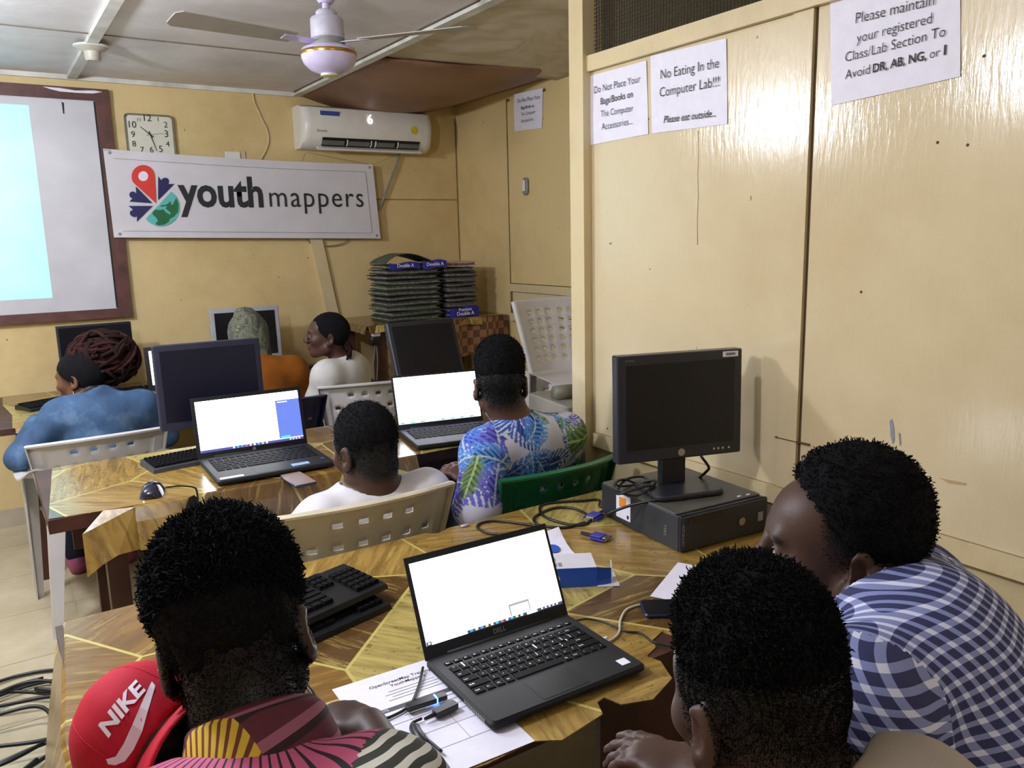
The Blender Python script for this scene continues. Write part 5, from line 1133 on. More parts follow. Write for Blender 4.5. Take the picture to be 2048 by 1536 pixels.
def add_hand(F, W, d, n, thumb, curl=0.5, s=1.0, spread=1.0, curls=None):
    """W wrist, d towards the fingertips, n out of the back of the hand, thumb = +1/-1 side along cross(d, n)"""
    d = nrm(d); n = nrm(n-np.dot(n, d)*d); l = np.cross(d, n)*thumb
    R = np.stack([d, l, n], 1); F.ell(W+d*0.048*s, A3(0.055, 0.041, 0.0165)*s, R, 0.02*s)
    F.ell(W+d*0.03*s+l*0.025*s-n*0.006*s, A3(0.032, 0.018, 0.015)*s, R, 0.015*s)
    ln = [0.070, 0.078, 0.073, 0.056]
    for i in range(4):
        off = (0.030, 0.0105, -0.009, -0.0275)[i]; p = W+d*(0.086-0.004*abs(i-1))*s+l*off*s; a = 0.15; cu = curls[i] if curls else curl; f = d+l*off*4*spread*0.25
        for j, fr in enumerate((0.45, 0.31, 0.24)):
            a += cu*(0.8, 1.0, 0.7)[j]; dr = nrm(nrm(f)*math.cos(a)-n*math.sin(a)); q = p+dr*ln[i]*fr*s; F.cap(p, q, (0.0092, 0.0085, 0.0078)[j]*s, (0.0085, 0.0078, 0.0068)[j]*s, 0.006*s); p = q
    p = W+d*0.028*s+l*0.034*s-n*0.006*s; dr = nrm(d*0.75+l*0.65-n*0.25); q = p+dr*0.040*s; F.cap(p, q, 0.0125*s, 0.0105*s, 0.012*s); dr = nrm(d*0.95+l*0.2-n*0.3); F.cap(q, q+dr*0.032*s, 0.0105*s, 0.008*s, 0.006*s)

class Person:
    """joints are world points; L/R are the person's own left and right"""
    def __init__(s, name, label, head, az, pitch, roll, neck, shL, shR, pelvis, elL, elR, wrL, wrR, kneeL, kneeR, ankL, ankR, size=1.0, headsize=1.0, skin='4a352b', bulk=1.0, neck_r=0.058):
        s.J = dict(neck=neck, shL=shL, shR=shR, pelvis=pelvis, elL=elL, elR=elR, wrL=wrL, wrR=wrR, kneeL=kneeL, kneeR=kneeR, ankL=ankL, ankR=ankR)
        s.J = {k: np.asarray(v, float) for k, v in s.J.items()}; s.size = size; s.bulk = bulk; s.neck_r = neck_r
        s.hc = np.asarray(head, float); s.R = head_rot(az, pitch, roll); s.hs = headsize; s.skin = A3(*S(skin))
        s.base = A3(s.J['pelvis'][0], s.J['pelvis'][1], 0.0)
        s.e = thing('person', label, 'person', tuple(s.base), group='people at the tables')
        J = s.J; s.lat = nrm(J['shR']-J['shL']); s.spine = nrm(J['neck']-J['pelvis']); s.fwd = nrm(np.cross(s.spine, s.lat)); s.lat = np.cross(s.fwd, s.spine)
        s.TR = np.stack([s.lat, s.fwd, s.spine], 1); s.hands = []
    def torso(s, F, t=0.0, k=0.05):
        J = s.J; b = s.bulk*s.size; P0, P1 = J['pelvis'], J['neck']; at_ = lambda f: P0+(P1-P0)*f; w = np.linalg.norm(J['shR']-J['shL'])/2
        F.ell(at_(0.02), A3(0.165*b+t, 0.125*b+t, 0.12*b+t), s.TR, k); F.ell(at_(0.32)+s.fwd*0.012, A3(0.145*b+t, 0.11*b+t, 0.15*b+t), s.TR, k)
        F.ell(at_(0.66)+s.fwd*0.015, A3(w*0.92+t, 0.112*b+t, 0.16*b+t), s.TR, k)
        F.ell(at_(0.88)-s.fwd*0.012, A3(w*0.80+t, 0.080*b+t, 0.075*b+t), s.TR, k)
        for q in ('shL', 'shR'):
            F.cap(P1-s.spine*0.035-s.fwd*0.012, J[q], 0.050*b+t, 0.052*b+t, k); F.ell(J[q], A3(0.056*b+t, 0.058*b+t, 0.058*b+t), s.TR, k)
    def arm(s, F, side, t=0.0, frac=1.0, upto='wr', k=0.02, flare=0.0):
        J = s.J; a, e, w = J['sh'+side], J['el'+side], J['wr'+side]; z = s.size
        if upto == 'el': F.cap(a, a+(e-a)*frac, 0.050*z+t, (0.050-0.008*frac)*z+t+flare, k)
        else:
            F.cap(a, e, 0.050*z+t, 0.041*z+t, k); F.cap(e, e+(w-e)*frac, 0.041*z+t, (0.041-0.013*frac)*z+t+flare, k)
    def legs(s, F, t=0.0, k=0.03, feet=True, frac=1.0):
        J = s.J; z = s.size
        for q, sg in (('L', -1), ('R', 1)):
            hip = J['pelvis']+s.lat*sg*0.085*z-A3(0, 0, 0.03); kn, an = J['knee'+q], J['ank'+q]
            F.cap(hip, kn, 0.085*z+t, 0.060*z+t, k); F.cap(kn, kn+(an-kn)*frac, 0.058*z+t, (0.058-0.020*frac)*z+t, k)
            if feet: f = nrm((kn-hip)*A3(1, 1, 0)); F.cap(an-A3(0, 0, 0.035), an+f*0.13-A3(0, 0, 0.05), 0.035*z, 0.026*z, k)
    def body(s, coarse=0.009, fine=0.0045, paint=None, hand_boxes=True):
        F = Field(); s.torso(F); s.legs(F); s.arm(F, 'L'); s.arm(F, 'R'); F.cap(s.hc+s.R @ (A3(0, -0.028, -0.045)*s.hs), s.J['neck']-s.spine*0.01, s.neck_r*s.hs*0.97, s.neck_r*1.06, 0.03)
        add_head(F, s.hc, s.R, s.hs); bx = [(s.hc-0.135*s.hs, s.hc+0.135*s.hs)]
        for h in s.hands:
            add_hand(F, *h['a'], **h.get('kw', {})); c = h['a'][0]+nrm(h['a'][1])*0.08
            if h.get('fine', True): bx.append((c-0.10, c+0.10))
        V, Fc = mesh_field(F, coarse, fine, bx); C = np.repeat(s.skin[None], len(V), 0)
        L = ((V-s.hc) @ s.R)/s.hs
        C *= (1+0.10*wob(V, 60, 3))[:, None]
        lip = (np.abs(L[:, 2]+0.060) < 0.014) & (np.abs(L[:, 0]) < 0.026) & (L[:, 1] > 0.090); C[lip] *= A3(1.15, 0.85, 0.85)
        brow = (np.abs(L[:, 2]-0.024+0.25*np.maximum(0, np.abs(L[:, 0])-0.035)) < 0.0045) & (np.abs(np.abs(L[:, 0])-0.032) < 0.018) & (L[:, 1] > 0.075); C[brow] *= 0.3
        if paint: C = paint(L, C, V)
        s.bV, s.bF = V, Fc
        me = to_mesh('body', V, Fc, s.base); set_col(me, np.clip(C, 0.002, 1)); link('body', me, M_SKIN, s.e)
        return s
    def eyes(s, gaze=(0, 0.0)):
        for x in (-1, 1):
            c = s.hc+s.R @ (A3(x*0.031, 0.0856, 0.002)*s.hs)-s.base; Mx = tr(*c) @ Matrix(s.R.tolist()).to_4x4()
            o = MB().lathe([(0.0001, -0.0115)]+[(0.0115*math.cos(math.radians(a)), 0.0115*math.sin(math.radians(a))) for a in range(-75, 76, 25)]+[(0.0001, 0.0115)], 14, Mx @ rx(-math.pi/2)).build('eye', M_EYEW, s.e, smooth=True)
            MB().lathe([(0.0056, 0.0092), (0.0056, 0.0105), (0.003, 0.0122), (0.0003, 0.0126)], 12, Mx @ rz(gaze[0]*0.3) @ rx(-math.pi/2-gaze[1])).build('iris', M_IRIS, o, smooth=True)
        return s
    def shell(s, name, F, mat, coarse, fold=0.003, ff=28, seed=1, uv=None, colour=None, sub=0, flat=None, parent=None, clip=None):
        """a garment or hair: surface of F, with folds"""
        V, Fc = mesh_field(F, coarse)
        if sub:
            pass
        N = vnormals(V, Fc)
        if fold: V = V+N*(fold*wob(V*A3(1, 1, 0.55), ff, seed)+fold*0.5*wob(V, ff*2.3, seed+9))[:, None]
        me = to_mesh(name, V, Fc, s.base)
        if uv:
            cen = V[Fc].mean(1); dd = []
            for a, b, r, *_ in uv:
                ab = b-a; t = np.clip(((cen-a) @ ab)/(ab @ ab), 0, 1); dd.append(np.linalg.norm(cen-a-t[:, None]*ab, axis=1)-r)
            reg = np.argmin(np.stack(dd), 0); UV = np.zeros((len(Fc), 4, 2))
            for i, (a, b, r, e0, e1, Rr) in enumerate(uv):
                m = reg == i; w = nrm(b-a)
                if Rr is None:
                    P = V[Fc[m]]-a; UV[m, :, 0] = P @ e1; UV[m, :, 1] = P @ w+P @ e0; continue
                e0_ = nrm(e0-np.dot(e0, w)*w); e1_ = np.cross(w, e0_); P = V[Fc[m]]-a
                th = np.arctan2(P @ e1_, P @ e0_); ref = np.arctan2((cen[m]-a) @ e1_, (cen[m]-a) @ e0_)[:, None]; th = np.where(th-ref > math.pi, th-2*math.pi, np.where(th-ref < -math.pi, th+2*math.pi, th))
                UV[m, :, 0] = th*Rr; UV[m, :, 1] = P @ w
            ul = me.uv_layers.new(name='UVMap'); ul.data.foreach_set('uv', UV.astype(np.float32).ravel())
            if isinstance(mat, (list, tuple)):
                for m_ in mat: me.materials.append(m_)
                me.polygons.foreach_set('material_index', np.minimum(reg, len(mat)-1).astype(np.int32))
            if colour is not None:
                CC = colour(UV.reshape(-1, 2), np.repeat(reg, 4), V[Fc].reshape(-1, 3)); ca = me.color_attributes.new('col', 'FLOAT_COLOR', 'CORNER'); ca.data.foreach_set('color', np.concatenate([CC, np.ones((len(CC), 1))], 1).astype(np.float32).ravel())
        elif colour is not None: set_col(me, colour(V))
        return link(name, me, mat if not isinstance(mat, (list, tuple)) else None, parent or s.e), V, Fc
    def uvs(s):
        J = s.J; return [(J['pelvis'], J['neck'], 0.13, -s.fwd, None, 0.15), (J['shL']-(J['elL']-J['shL'])*0.5, J['elL'], 0.047, -s.fwd, None, 0.055), (J['shR']-(J['elR']-J['shR'])*0.5, J['elR'], 0.047, -s.fwd, None, 0.055)]
    def shirt(s, mat, t=0.012, sleeve=0.55, long=False, coarse=0.007, neck_hole=0.072, fold=0.004, seed=1, uv=False, colour=None, flare=0.012, hem=None, extra=None, name='shirt', low=0.0):
        F = Field(); s.torso(F, t)
        for q in 'LR':
            if long: s.arm(F, q, t, frac=sleeve, k=0.03)
            else: s.arm(F, q, t, frac=sleeve, upto='el', k=0.03, flare=flare)
        if extra: extra(F)
        if neck_hole: F.cap(s.J['neck']-s.spine*0.03+s.fwd*0.01, s.hc, neck_hole, neck_hole*1.5, 0.008, 'sub')
        F.cut(-s.spine, s.J['pelvis']-s.spine*(0.06+low))
        return s.shell(name, F, mat, coarse, fold, 26, seed, uv=(s.uvs() if uv else None), colour=colour)
    def trousers(s, mat, coarse=0.012, frac=0.95):
        F = Field(); s.legs(F, 0.012, feet=False, frac=frac); F.ell(s.J['pelvis'], A3(0.172, 0.135, 0.11)*s.size, s.TR, 0.04); return s.shell('trousers', F, mat, coarse, 0.004, 22, 5)
    def shoes(s, mat):
        for q, sg in (('L', -1), ('R', 1)):
            hip = s.J['pelvis']+s.lat*sg*0.085; f = nrm((s.J['knee'+q]-hip)*A3(1, 1, 0)); an = s.J['ank'+q]; g = A3(an[0], an[1], 0)
            F = Field(); F.cap(g-f*0.03+A3(0, 0, 0.040), g+f*0.15+A3(0, 0, 0.032), 0.043, 0.038, 0.02); F.ell(g+A3(0, 0, 0.07), A3(0.042, 0.042, 0.05), None, 0.02); F.cut(A3(0, 0, -1), A3(0, 0, 0.003))
            s.shell('shoe', F, mat, 0.010, 0.0)
    def hair(s, t_top=0.02, t_side=0.008, plane=(-0.0126, 0.72), mat=None, fold=0.0025, ff=160, coarse=0.005, extra=None, front=0.088, name='hair', box=0.0, lift=0.0, back=0.0, fn=-0.25, fz=0.055):
        """a cap of hair over the skull; with lift it thins out into the skin towards its lower edge"""
        F = Field(); g = lambda *p: s.hc+s.R @ (A3(*p)*s.hs); h = s.hs
        F.ell(g(0, -0.012-back, 0.028+(t_top-t_side)*0.5+lift), A3(0.075+t_side, 0.097+t_side, 0.088+(t_top+t_side)*0.5-lift*0.6)*h, s.R, 0.02*h)
        if box: F.ell(g(0, -0.008, 0.075+t_top*0.6), A3(0.066+t_side*0.8, 0.086+t_side*0.6, 0.050+t_top*0.4)*h, s.R, 0.035*h)
        if extra: extra(F, g)
        n = s.R @ nrm(A3(0, plane[1], -1.0)); F.cut(n, g(0, 0, plane[0]), 0.010*h)
        F.cut(s.R @ nrm(A3(0, 1, fn)), g(0, front, fz), 0.008*h)
        return s.shell(name, F, mat or M_HAIR, coarse, fold, ff, 4)
    def tufts(s, V, Fc, n, length, rad, mat, seed=1, zmin=None, curl=1.0, up=0.3, name='hair_curls', keep=None):
        """thousands of tiny curls standing on the hair surface"""
        r = np.random.default_rng(seed); cen = V[Fc].mean(1); N = vnormals(V, Fc)[Fc].mean(1); L = ((cen-s.hc) @ s.R)/s.hs
        w = np.ones(len(cen), bool) if keep is None else keep(L); ids = np.nonzero(w)[0]; ids = r.choice(ids, n)
        p0 = cen[ids]+r.normal(size=(n, 3))*0.002; nn = N[ids]+r.normal(size=(n, 3))*0.45*curl+s.R[:, 2]*up; nn /= np.linalg.norm(nn, axis=1)[:, None]
        t1 = np.cross(nn, r.normal(size=(n, 3))); t1 /= np.linalg.norm(t1, axis=1)[:, None]; t2 = np.cross(nn, t1)
        ln = length*r.uniform(0.5, 1.25, n)[:, None]; rr = rad*r.uniform(0.7, 1.3, n)[:, None]; vs = []; K = 3
        for lev, (f, q, c) in enumerate(((-0.2, 1.0, 0.0), (0.5, 0.85, 0.35*curl), (1.0, 0.35, 0.15))):
            for k in range(K):
                a = 2*math.pi*k/K; vs.append(p0+nn*ln*f+t1*ln*c+(t1*math.cos(a)+t2*math.sin(a))*rr*q)
        VV = np.stack(vs, 1).reshape(-1, 3); b = (np.arange(n)*9)[:, None]; fs = []
        for lev in range(2):
            for k in range(K): fs.append(b+np.array([[lev*3+k, lev*3+(k+1) % 3, (lev+1)*3+(k+1) % 3, (lev+1)*3+k]]))
        FF = np.concatenate(fs); me = to_mesh(name, VV, FF, s.base); o = link(name, me, mat, s.e); o['kind'] = 'stuff'; return o
def stubble(p, n, lo, hi, slope=0.72, ymax=0.06, length=0.0020, rad=0.0007, seed=3, mat=None):
    """cropped hair standing on the skin itself, thinning out downwards"""
    r = np.random.default_rng(seed); cen = p.bV[p.bF].mean(1); L = ((cen-p.hc) @ p.R)/p.hs; q = L[:, 2]-slope*L[:, 1]
    m = np.clip((q-lo)/(hi-lo), 0, 1)**1.5*np.clip((ymax-L[:, 1])/0.015, 0, 1)*(np.abs(L) < 0.14).all(1)*(np.abs(L[:, 0]) < 0.080)*np.clip((L[:, 2]+0.12)/0.02, 0, 1)
    N = vnormals(p.bV, p.bF)[p.bF].mean(1); ids = r.choice(len(cen), n, p=m/m.sum()); ed = p.bV[p.bF[ids]]; w = r.dirichlet((1, 1, 1, 1), n)
    p0 = (ed*w[:, :, None]).sum(1); nn = N[ids]+r.normal(size=(n, 3))*0.5; nn /= np.linalg.norm(nn, axis=1)[:, None]; t1 = np.cross(nn, r.normal(size=(n, 3))); t1 /= np.linalg.norm(t1, axis=1)[:, None]; t2 = np.cross(nn, t1)
    ln = length*r.uniform(0.5, 1.3, n)[:, None]; vs = []
    for f, k_ in ((-0.2, 1.0), (1.0, 0.5)):
        for j in range(3): a = 2.0944*j; vs.append(p0+nn*ln*f+(t1*math.cos(a)+t2*math.sin(a))*rad*k_)
    VV = np.stack(vs, 1).reshape(-1, 3); b = (np.arange(n)*6)[:, None]; FF = np.concatenate([b+np.array([[j, (j+1) % 3, 3+(j+1) % 3, 3+j]]) for j in range(3)])
    o = link('cropped_hair', to_mesh('cropped_hair', VV, FF, p.base), mat or M_HAIR, p.e); o['kind'] = 'stuff'; return o
def fade(lo, hi, slope=0.72, ymax=0.06, col=(0.010, 0.010, 0.012)):
    """cropped sides: the skin darkens with stubble towards the hairline"""
    def f(L, C, V):
        q = L[:, 2]-slope*L[:, 1]; m = np.clip((q-lo)/(hi-lo), 0, 1)*np.clip((ymax-L[:, 1])/0.015, 0, 1)*np.clip((L[:, 2]+0.11)/0.02, 0, 1); near = (np.abs(L) < 0.14).all(1); m = (m*near)[:, None]
        ear = (np.abs(L[:, 0]) > 0.079)[:, None]; m = np.where(ear, 0, m)
        return C*(1-m)+A3(*col)[None]*m
    return f
# ------------------------------------------------------------------ the people
def seated(pelvis, az, neck, w=0.175, drop=0.055, knee_z=0.50, foot=0.08, splay=0.11, thigh=0.42, shin=0.02):
    a = math.radians(az); f = A3(math.sin(a), math.cos(a), 0); l = A3(math.cos(a), -math.sin(a), 0); p = np.asarray(pelvis, float); n = np.asarray(neck, float)
    d = dict(pelvis=p, neck=n, shL=n-l*w-A3(0, 0, drop), shR=n+l*w-A3(0, 0, drop)); 
    for q, s in (('L', -1), ('R', 1)):
        k = p+f*thigh+l*s*splay; k[2] = knee_z; d['knee'+q] = k; d['ank'+q] = A3(*(k[:2]+f[:2]*shin), foot)
        d['el'+q] = d['sh'+q]+f*0.10+l*s*0.05-A3(0, 0, 0.25); d['wr'+q] = d['el'+q]+f*0.22-A3(0, 0, 0.0)
    return d
M_JEANS = cloth('dark_blue_jeans', S('1e2536')); M_BLACKCL = cloth('black_trousers', S('17171b')); M_SHOE = simple('dark_shoe', S('1b1a1c'), 0.5); M_PINKSH = simple('pink_shoe', S('a8577f'), 0.5, var=0.1)

# ---- woman in denim, back left
J = seated((0.35, 3.83, 0.53), 0, (0.385, 3.875, 0.885), 0.165, 0.045, thigh=0.40)
J.update(elL=A3(0.055, 3.85, 0.69), wrL=A3(0.15, 4.07, 0.80), elR=A3(0.64, 3.93, 0.68), wrR=A3(0.55, 4.15, 0.80))
p1 = Person('p1', 'woman in a blue denim shirt with a big reddish braided bun', at(163, 757, 4.02), -52, 8, 4, size=0.95, headsize=0.97, skin='6a4734', neck_r=0.050, **J)
p1.hands = [dict(a=(J['wrL'], A3(0.3, 1, -0.05), A3(0, 0, 1), 1), kw=dict(curl=0.25), fine=False), dict(a=(J['wrR'], A3(-0.2, 1, -0.05), A3(0, 0, 1), -1), kw=dict(curl=0.25), fine=False)]
p1.body(0.012, 0.0065, fade(-0.06, 0.0)).eyes()
def denim():
    t = NT('blue_denim'); co = t.coord(); f = t.noise(co, 7, 4, 0.6); g = t.noise(co, 260, 2, 0.5)
    t.base(t.mix(t.val('MULTIPLY', g, 0.35), t.ramp(f, [(0.30, S('263d59')), (0.55, S('3d5c80')), (0.78, S('7391b0'))]), S('1d3350'))); t.setp(Roughness=0.8); t.bump(g, 0.3, 0.003); return t.m
M_DENIM = denim()
p1.shirt(M_DENIM, 0.012, 0.92, True, 0.008, 0.060, 0.006, 2, extra=lambda F: F.cap(J['neck']-A3(0, 0.02, 0.03), J['neck']+A3(0, 0.005, 0.012), 0.075, 0.066, 0.02))
p1.trousers(M_JEANS); p1.shoes(M_PINKSH)
hr, V, Fc = p1.hair(0.016, 0.012, (-0.018, 0.80), fold=0.003, ff=120, coarse=0.006)
M_BRAID = hairmat('dark_brown_braids', S('2a1a18')); M_BRAIDR = hairmat('red_brown_braids', S('3d2020'))
bc = at(207, 718, 4.05); rg = np.random.default_rng(5)
for nm, mt, cnt, sd in (('braid_bun', M_BRAID, 80, 1), ('red_braids', M_BRAIDR, 24, 2)):
    m = MB(); rg = np.random.default_rng(sd)
    F = Field(); F.ell(bc, A3(0.118, 0.10, 0.105), None, 0.02)
    for i in range(cnt):
        n_ = nrm(rg.normal(size=3)*A3(1, 1, 0.8)); e1_ = nrm(np.cross(n_, rg.normal(size=3))); e2_ = np.cross(n_, e1_); a0 = rg.uniform(0, 6.28); sp = rg.uniform(0.9, 2.2); off = rg.uniform(-0.6, 0.6)
        pts = []
        for k in range(9):
            a = a0+sp*k/8; v = nrm(e1_*math.cos(a)+e2_*math.sin(a)+n_*off); 
            if nm == 'red_braids': v = nrm(v+A3(-0.45, -0.2, 0.55))
            pts.append(tuple(bc+v*A3(0.145, 0.115, 0.125)*(1+0.05*math.sin(3*a+i))-p1.base))
        m.tube(pts, 0.0085, 6)
    if nm == 'braid_bun':
        V2, F2 = mesh_field(F, 0.012); me = to_mesh('bun_core', V2, F2, p1.base); link('bun_core', me, M_BRAID, p1.e)
    m.build(nm, mt, p1.e, smooth=True, kind='stuff')
er = p1.hc+p1.R @ A3(-0.083, -0.004, -0.062); MB().tube([tuple(er-p1.base+A3(0, 0.016*math.cos(a), 0.016*math.sin(a))) for a in np.linspace(0, 6.28, 16)[:-1]], 0.0022, 6, closed=True).build('earring', M_GOLD, p1.e, smooth=True)

# ---- person in orange with a camouflage head wrap
J = seated((1.13, 4.06, 0.53), 4, (1.145, 4.13, 0.93), 0.175, 0.05, thigh=0.38)
J.update(elL=A3(0.90, 4.16, 0.72), elR=A3(1.40, 4.15, 0.72), wrL=A3(0.98, 4.36, 0.80), wrR=A3(1.30, 4.38, 0.80))
p2 = Person('p2', 'person in an orange top with a camouflage green head wrap', at(497, 678, 4.42), 8, 4, 0, skin='55392c', neck_r=0.052, **J)
p2.hands = [dict(a=(J['wrL'], A3(0.2, 1, -0.05), A3(0, 0, 1), 1), kw=dict(curl=0.3), fine=False), dict(a=(J['wrR'], A3(-0.2, 1, -0.05), A3(0, 0, 1), -1), kw=dict(curl=0.3), fine=False)]
p2.body(0.013, 0.009).eyes()
p2.shirt(cloth('burnt_orange_cloth', S('8a4f14')), 0.02, 0.9, True, 0.010, 0.055, 0.005, 3); p2.trousers(M_BLACKCL); p2.shoes(M_SHOE)
def camo():
    t = NT('camouflage_cloth'); co = t.coord(); f = t.noise(co, 16, 3, 0.6, 0.6)
    t.base(t.ramp(f, [(0.0, S('2c3128')), (0.42, S('50534a')), (0.52, S('6a6c58')), (0.60, S('35392e')), (0.68, S('8a8668'))], 'LINEAR')); t.setp(Roughness=0.8); t.bump(t.noise(co, 60, 3), 0.3, 0.004); return t.m
F = Field(); g = lambda *q: p2.hc+p2.R @ A3(*q); F.ell(g(0, -0.012, 0.036), A3(0.100, 0.118, 0.112), p2.R, 0.03); F.ell(g(-0.01, 0.0, 0.142), A3(0.045, 0.045, 0.022), p2.R, 0.03)
F.cap(g(0.02, -0.06, -0.03), g(0.05, -0.09, -0.18), 0.075, 0.06, 0.04); F.cap(g(-0.02, -0.06, -0.03), g(-0.03, -0.08, -0.14), 0.075, 0.06, 0.04)
F.cut(p2.R @ nrm(A3(0, 1, -0.9)), g(0, 0.085, 0.03))
p2.shell('head_wrap', F, camo(), 0.006, 0.006, 70, 8)

# ---- woman in white, turned to the left
J = seated((1.655, 4.03, 0.53), -30, (1.545, 3.985, 0.925), 0.165, 0.05, thigh=0.38)
J.update(shL=A3(1.425, 3.90, 0.875), shR=A3(1.66, 4.10, 0.86), elL=A3(1.38, 4.00, 0.66), wrL=A3(1.42, 4.20, 0.80), elR=A3(1.72, 4.20, 0.66), wrR=A3(1.62, 4.36, 0.80))
p3 = Person('p3', 'woman in a white shirt seen in profile looking left', at(656, 672, 4.28), -68, -4, 0, size=0.92, headsize=0.98, skin='52382e', neck_r=0.049, **J)
p3.hands = [dict(a=(J['wrL'], A3(-0.2, 1, -0.05), A3(0, 0, 1), 1), kw=dict(curl=0.3), fine=False), dict(a=(J['wrR'], A3(-0.4, 1, -0.05), A3(0, 0, 1), -1), kw=dict(curl=0.3), fine=False)]
p3.body(0.010, 0.0042, fade(-0.02, 0.03, 0.72)).eyes()
p3.shirt(cloth('white_cotton_shirt', S('cfcdc8'), 0.8, 0.03), 0.018, 0.55, False, 0.008, 0.055, 0.006, 4, extra=lambda F: F.cap(J['neck']-A3(0, 0.0, 0.02), J['neck']+A3(0, 0.0, 0.012), 0.062, 0.056, 0.015)); p3.trousers(M_JEANS); p3.shoes(M_SHOE)
p3.hair(0.012, 0.008, (-0.012, 0.80), fold=0.0015, ff=150, coarse=0.005, front=0.080)
m = MB(); rg = np.random.default_rng(3); g = lambda *q: p3.hc+p3.R @ A3(*q)
for i in range(16):
    a = rg.uniform(-0.5, 0.5); st_ = g(0.03*a*2, -0.088, -0.035+rg.uniform(-.015, .02)); m.tube([tuple(v-p3.base) for v in bez([st_, st_+p3.R @ A3(a*0.03, -0.018, -0.02), st_+p3.R @ A3(a*0.07, -0.02+rg.uniform(-.02, .01), -0.05), st_+p3.R @ A3(a*0.08, -0.012+rg.uniform(-.02, .02), -0.075)], 3)], 0.006, 5)
m.build('short_braids', M_BRAID, p3.e, smooth=True, kind='stuff')

# ---- man in the white t-shirt, middle
nk = at(752, 990, 2.50)
J = seated((0.91, 2.26, 0.53), 6, nk, 0.19, 0.045, thigh=0.34)
J.update(shL=at(640, 1040, 2.44), shR=at(856, 985, 2.56), elL=A3(0.70, 2.28, 0.66), wrL=A3(0.86, 2.43, 0.66), elR=A3(1.12, 2.31, 0.66), wrR=A3(1.0, 2.46, 0.66))
p4 = Person('p4', 'man in a white t-shirt with short black hair at the middle table', at(733, 897, 2.46), -12, 10, -3, headsize=1.08, skin='4b3429', bulk=0.90, neck_r=0.064, **J)
p4.hands = [dict(a=(J['wrL'], A3(0.4, 1, -0.1), A3(0, 0, 1), 1), kw=dict(curl=0.35), fine=False), dict(a=(J['wrR'], A3(-0.4, 1, -0.1), A3(0, 0, 1), -1), kw=dict(curl=0.35), fine=False)]
p4.body(0.011, 0.0048, fade(-0.055, -0.015)).eyes()
p4.shirt(cloth('white_tshirt_jersey', S('d9d6dc'), 0.8, 0.03), 0.012, 0.62, False, 0.0065, 0.074, 0.006, 7, flare=0.016); p4.trousers(M_BLACKCL); p4.shoes(M_SHOE)
hr, V, Fc = p4.hair(0.016, 0.003, (-0.045, 0.60), lift=0.006, fold=0.0025, ff=200, coarse=0.0045); p4.tufts(V, Fc, 6000, 0.003, 0.0011, M_HAIR, 3, up=0.0)

# ---- man in the leaf-print shirt
nk = at(1040, 855, 2.68)
J = seated((1.44, 2.19, 0.53), 14, nk, 0.185, 0.05, thigh=0.34)
J.update(shL=at(970, 908, 2.58), shR=at(1126, 872, 2.80), elL=at(955, 1015, 2.50), wrL=at(950, 962, 2.63), elR=A3(1.70, 2.27, 0.72), wrR=A3(1.60, 2.47, 0.83))
p5 = Person('p5', 'man in a blue and green leaf-print shirt with a flat-top haircut', at(1000, 768, 2.66), 24, 4, 0, headsize=1.04, skin='5a3c2e', neck_r=0.060, **J)
p5.hands = [dict(a=(J['wrL'], nrm(at(905, 935, 2.68)-J['wrL']), A3(-0.2, -0.2, 1), 1), kw=dict(curl=0.25)), dict(a=(J['wrR'], A3(-0.3, 1, -0.1), A3(0, 0, 1), -1), kw=dict(curl=0.35), fine=False)]
p5.body(0.011, 0.0045, fade(-0.050, -0.005, 0.55)).eyes()
def leaves(UV, reg, P):
    r = np.random.default_rng(12); C = np.repeat(A3(*S('c9c9da'))[None], len(UV), 0); greens = [(S('1f4a38'), S('4d7a4e')), (S('2d5a3a'), S('7a8f52')), (S('16343a'), S('3a6a6a'))]; blues = [(S('1d2a8c'), S('4f86d6')), (S('2a2470'), S('6a6ac8')), (S('16205c'), S('5aa0e0')), (S('1a1f4a'), S('3a5aa8'))]
    for rid, (u0, u1, v0, v1, n) in enumerate(((-0.50, 0.50, 0.0, 0.56, 95), (-0.2, 0.2, -0.08, 0.32, 34), (-0.2, 0.2, -0.08, 0.32, 30))):
        idx = np.nonzero(reg == rid)[0]; uv = UV[idx]; Cr = C[idx]
        for i in range(n):
            c = A3(r.uniform(u0, u1), r.uniform(v0, v1)); a = r.uniform(0, 6.28); L = r.uniform(0.06, 0.105); W = L*r.uniform(0.38, 0.75); kind = r.integers(0, 3)
            p = (uv-c) @ A3(math.cos(a), math.sin(a)); q = (uv-c) @ A3(-math.sin(a), math.cos(a)); rad = (p/L)**2+(q/W)**2; ins = rad < 1
            per = r.uniform(0.016, 0.026); st_ = np.sin((p-np.abs(q)*1.1)/per*6.28)
            pal = greens[r.integers(0, 3)] if (kind == 0) else blues[r.integers(0, 4)]; f = np.clip(0.35+np.abs(q)/W*0.45+0.45*st_, 0, 1)[:, None]
            col = A3(*pal[0])*(1-f)+A3(*pal[1])*f
            m = ins & ((rad < (0.50 if kind == 0 else 0.22)) | (st_ > (-0.55 if kind == 0 else -0.35)))
            Cr[m] = col[m]; rib = ins & (np.abs(q) < 0.0024); Cr[rib] = A3(*S('b4c0c8')) if kind else A3(*S('a6b67c'))
        C[idx] = Cr
    return C
p5.shirt(attr_mat('leaf_print_cotton', 0.8, 0.2, 0.1, 500), 0.018, 0.98, False, 0.0045, 0.062, 0.005, 9, uv=True, colour=leaves, flare=0.018, extra=lambda F: F.cap(J['neck']-A3(0, 0.01, 0.03), J['neck']+A3(-0.004, 0.012, 0.018), 0.074, 0.066, 0.015)); p5.trousers(M_BLACKCL); p5.shoes(M_SHOE)
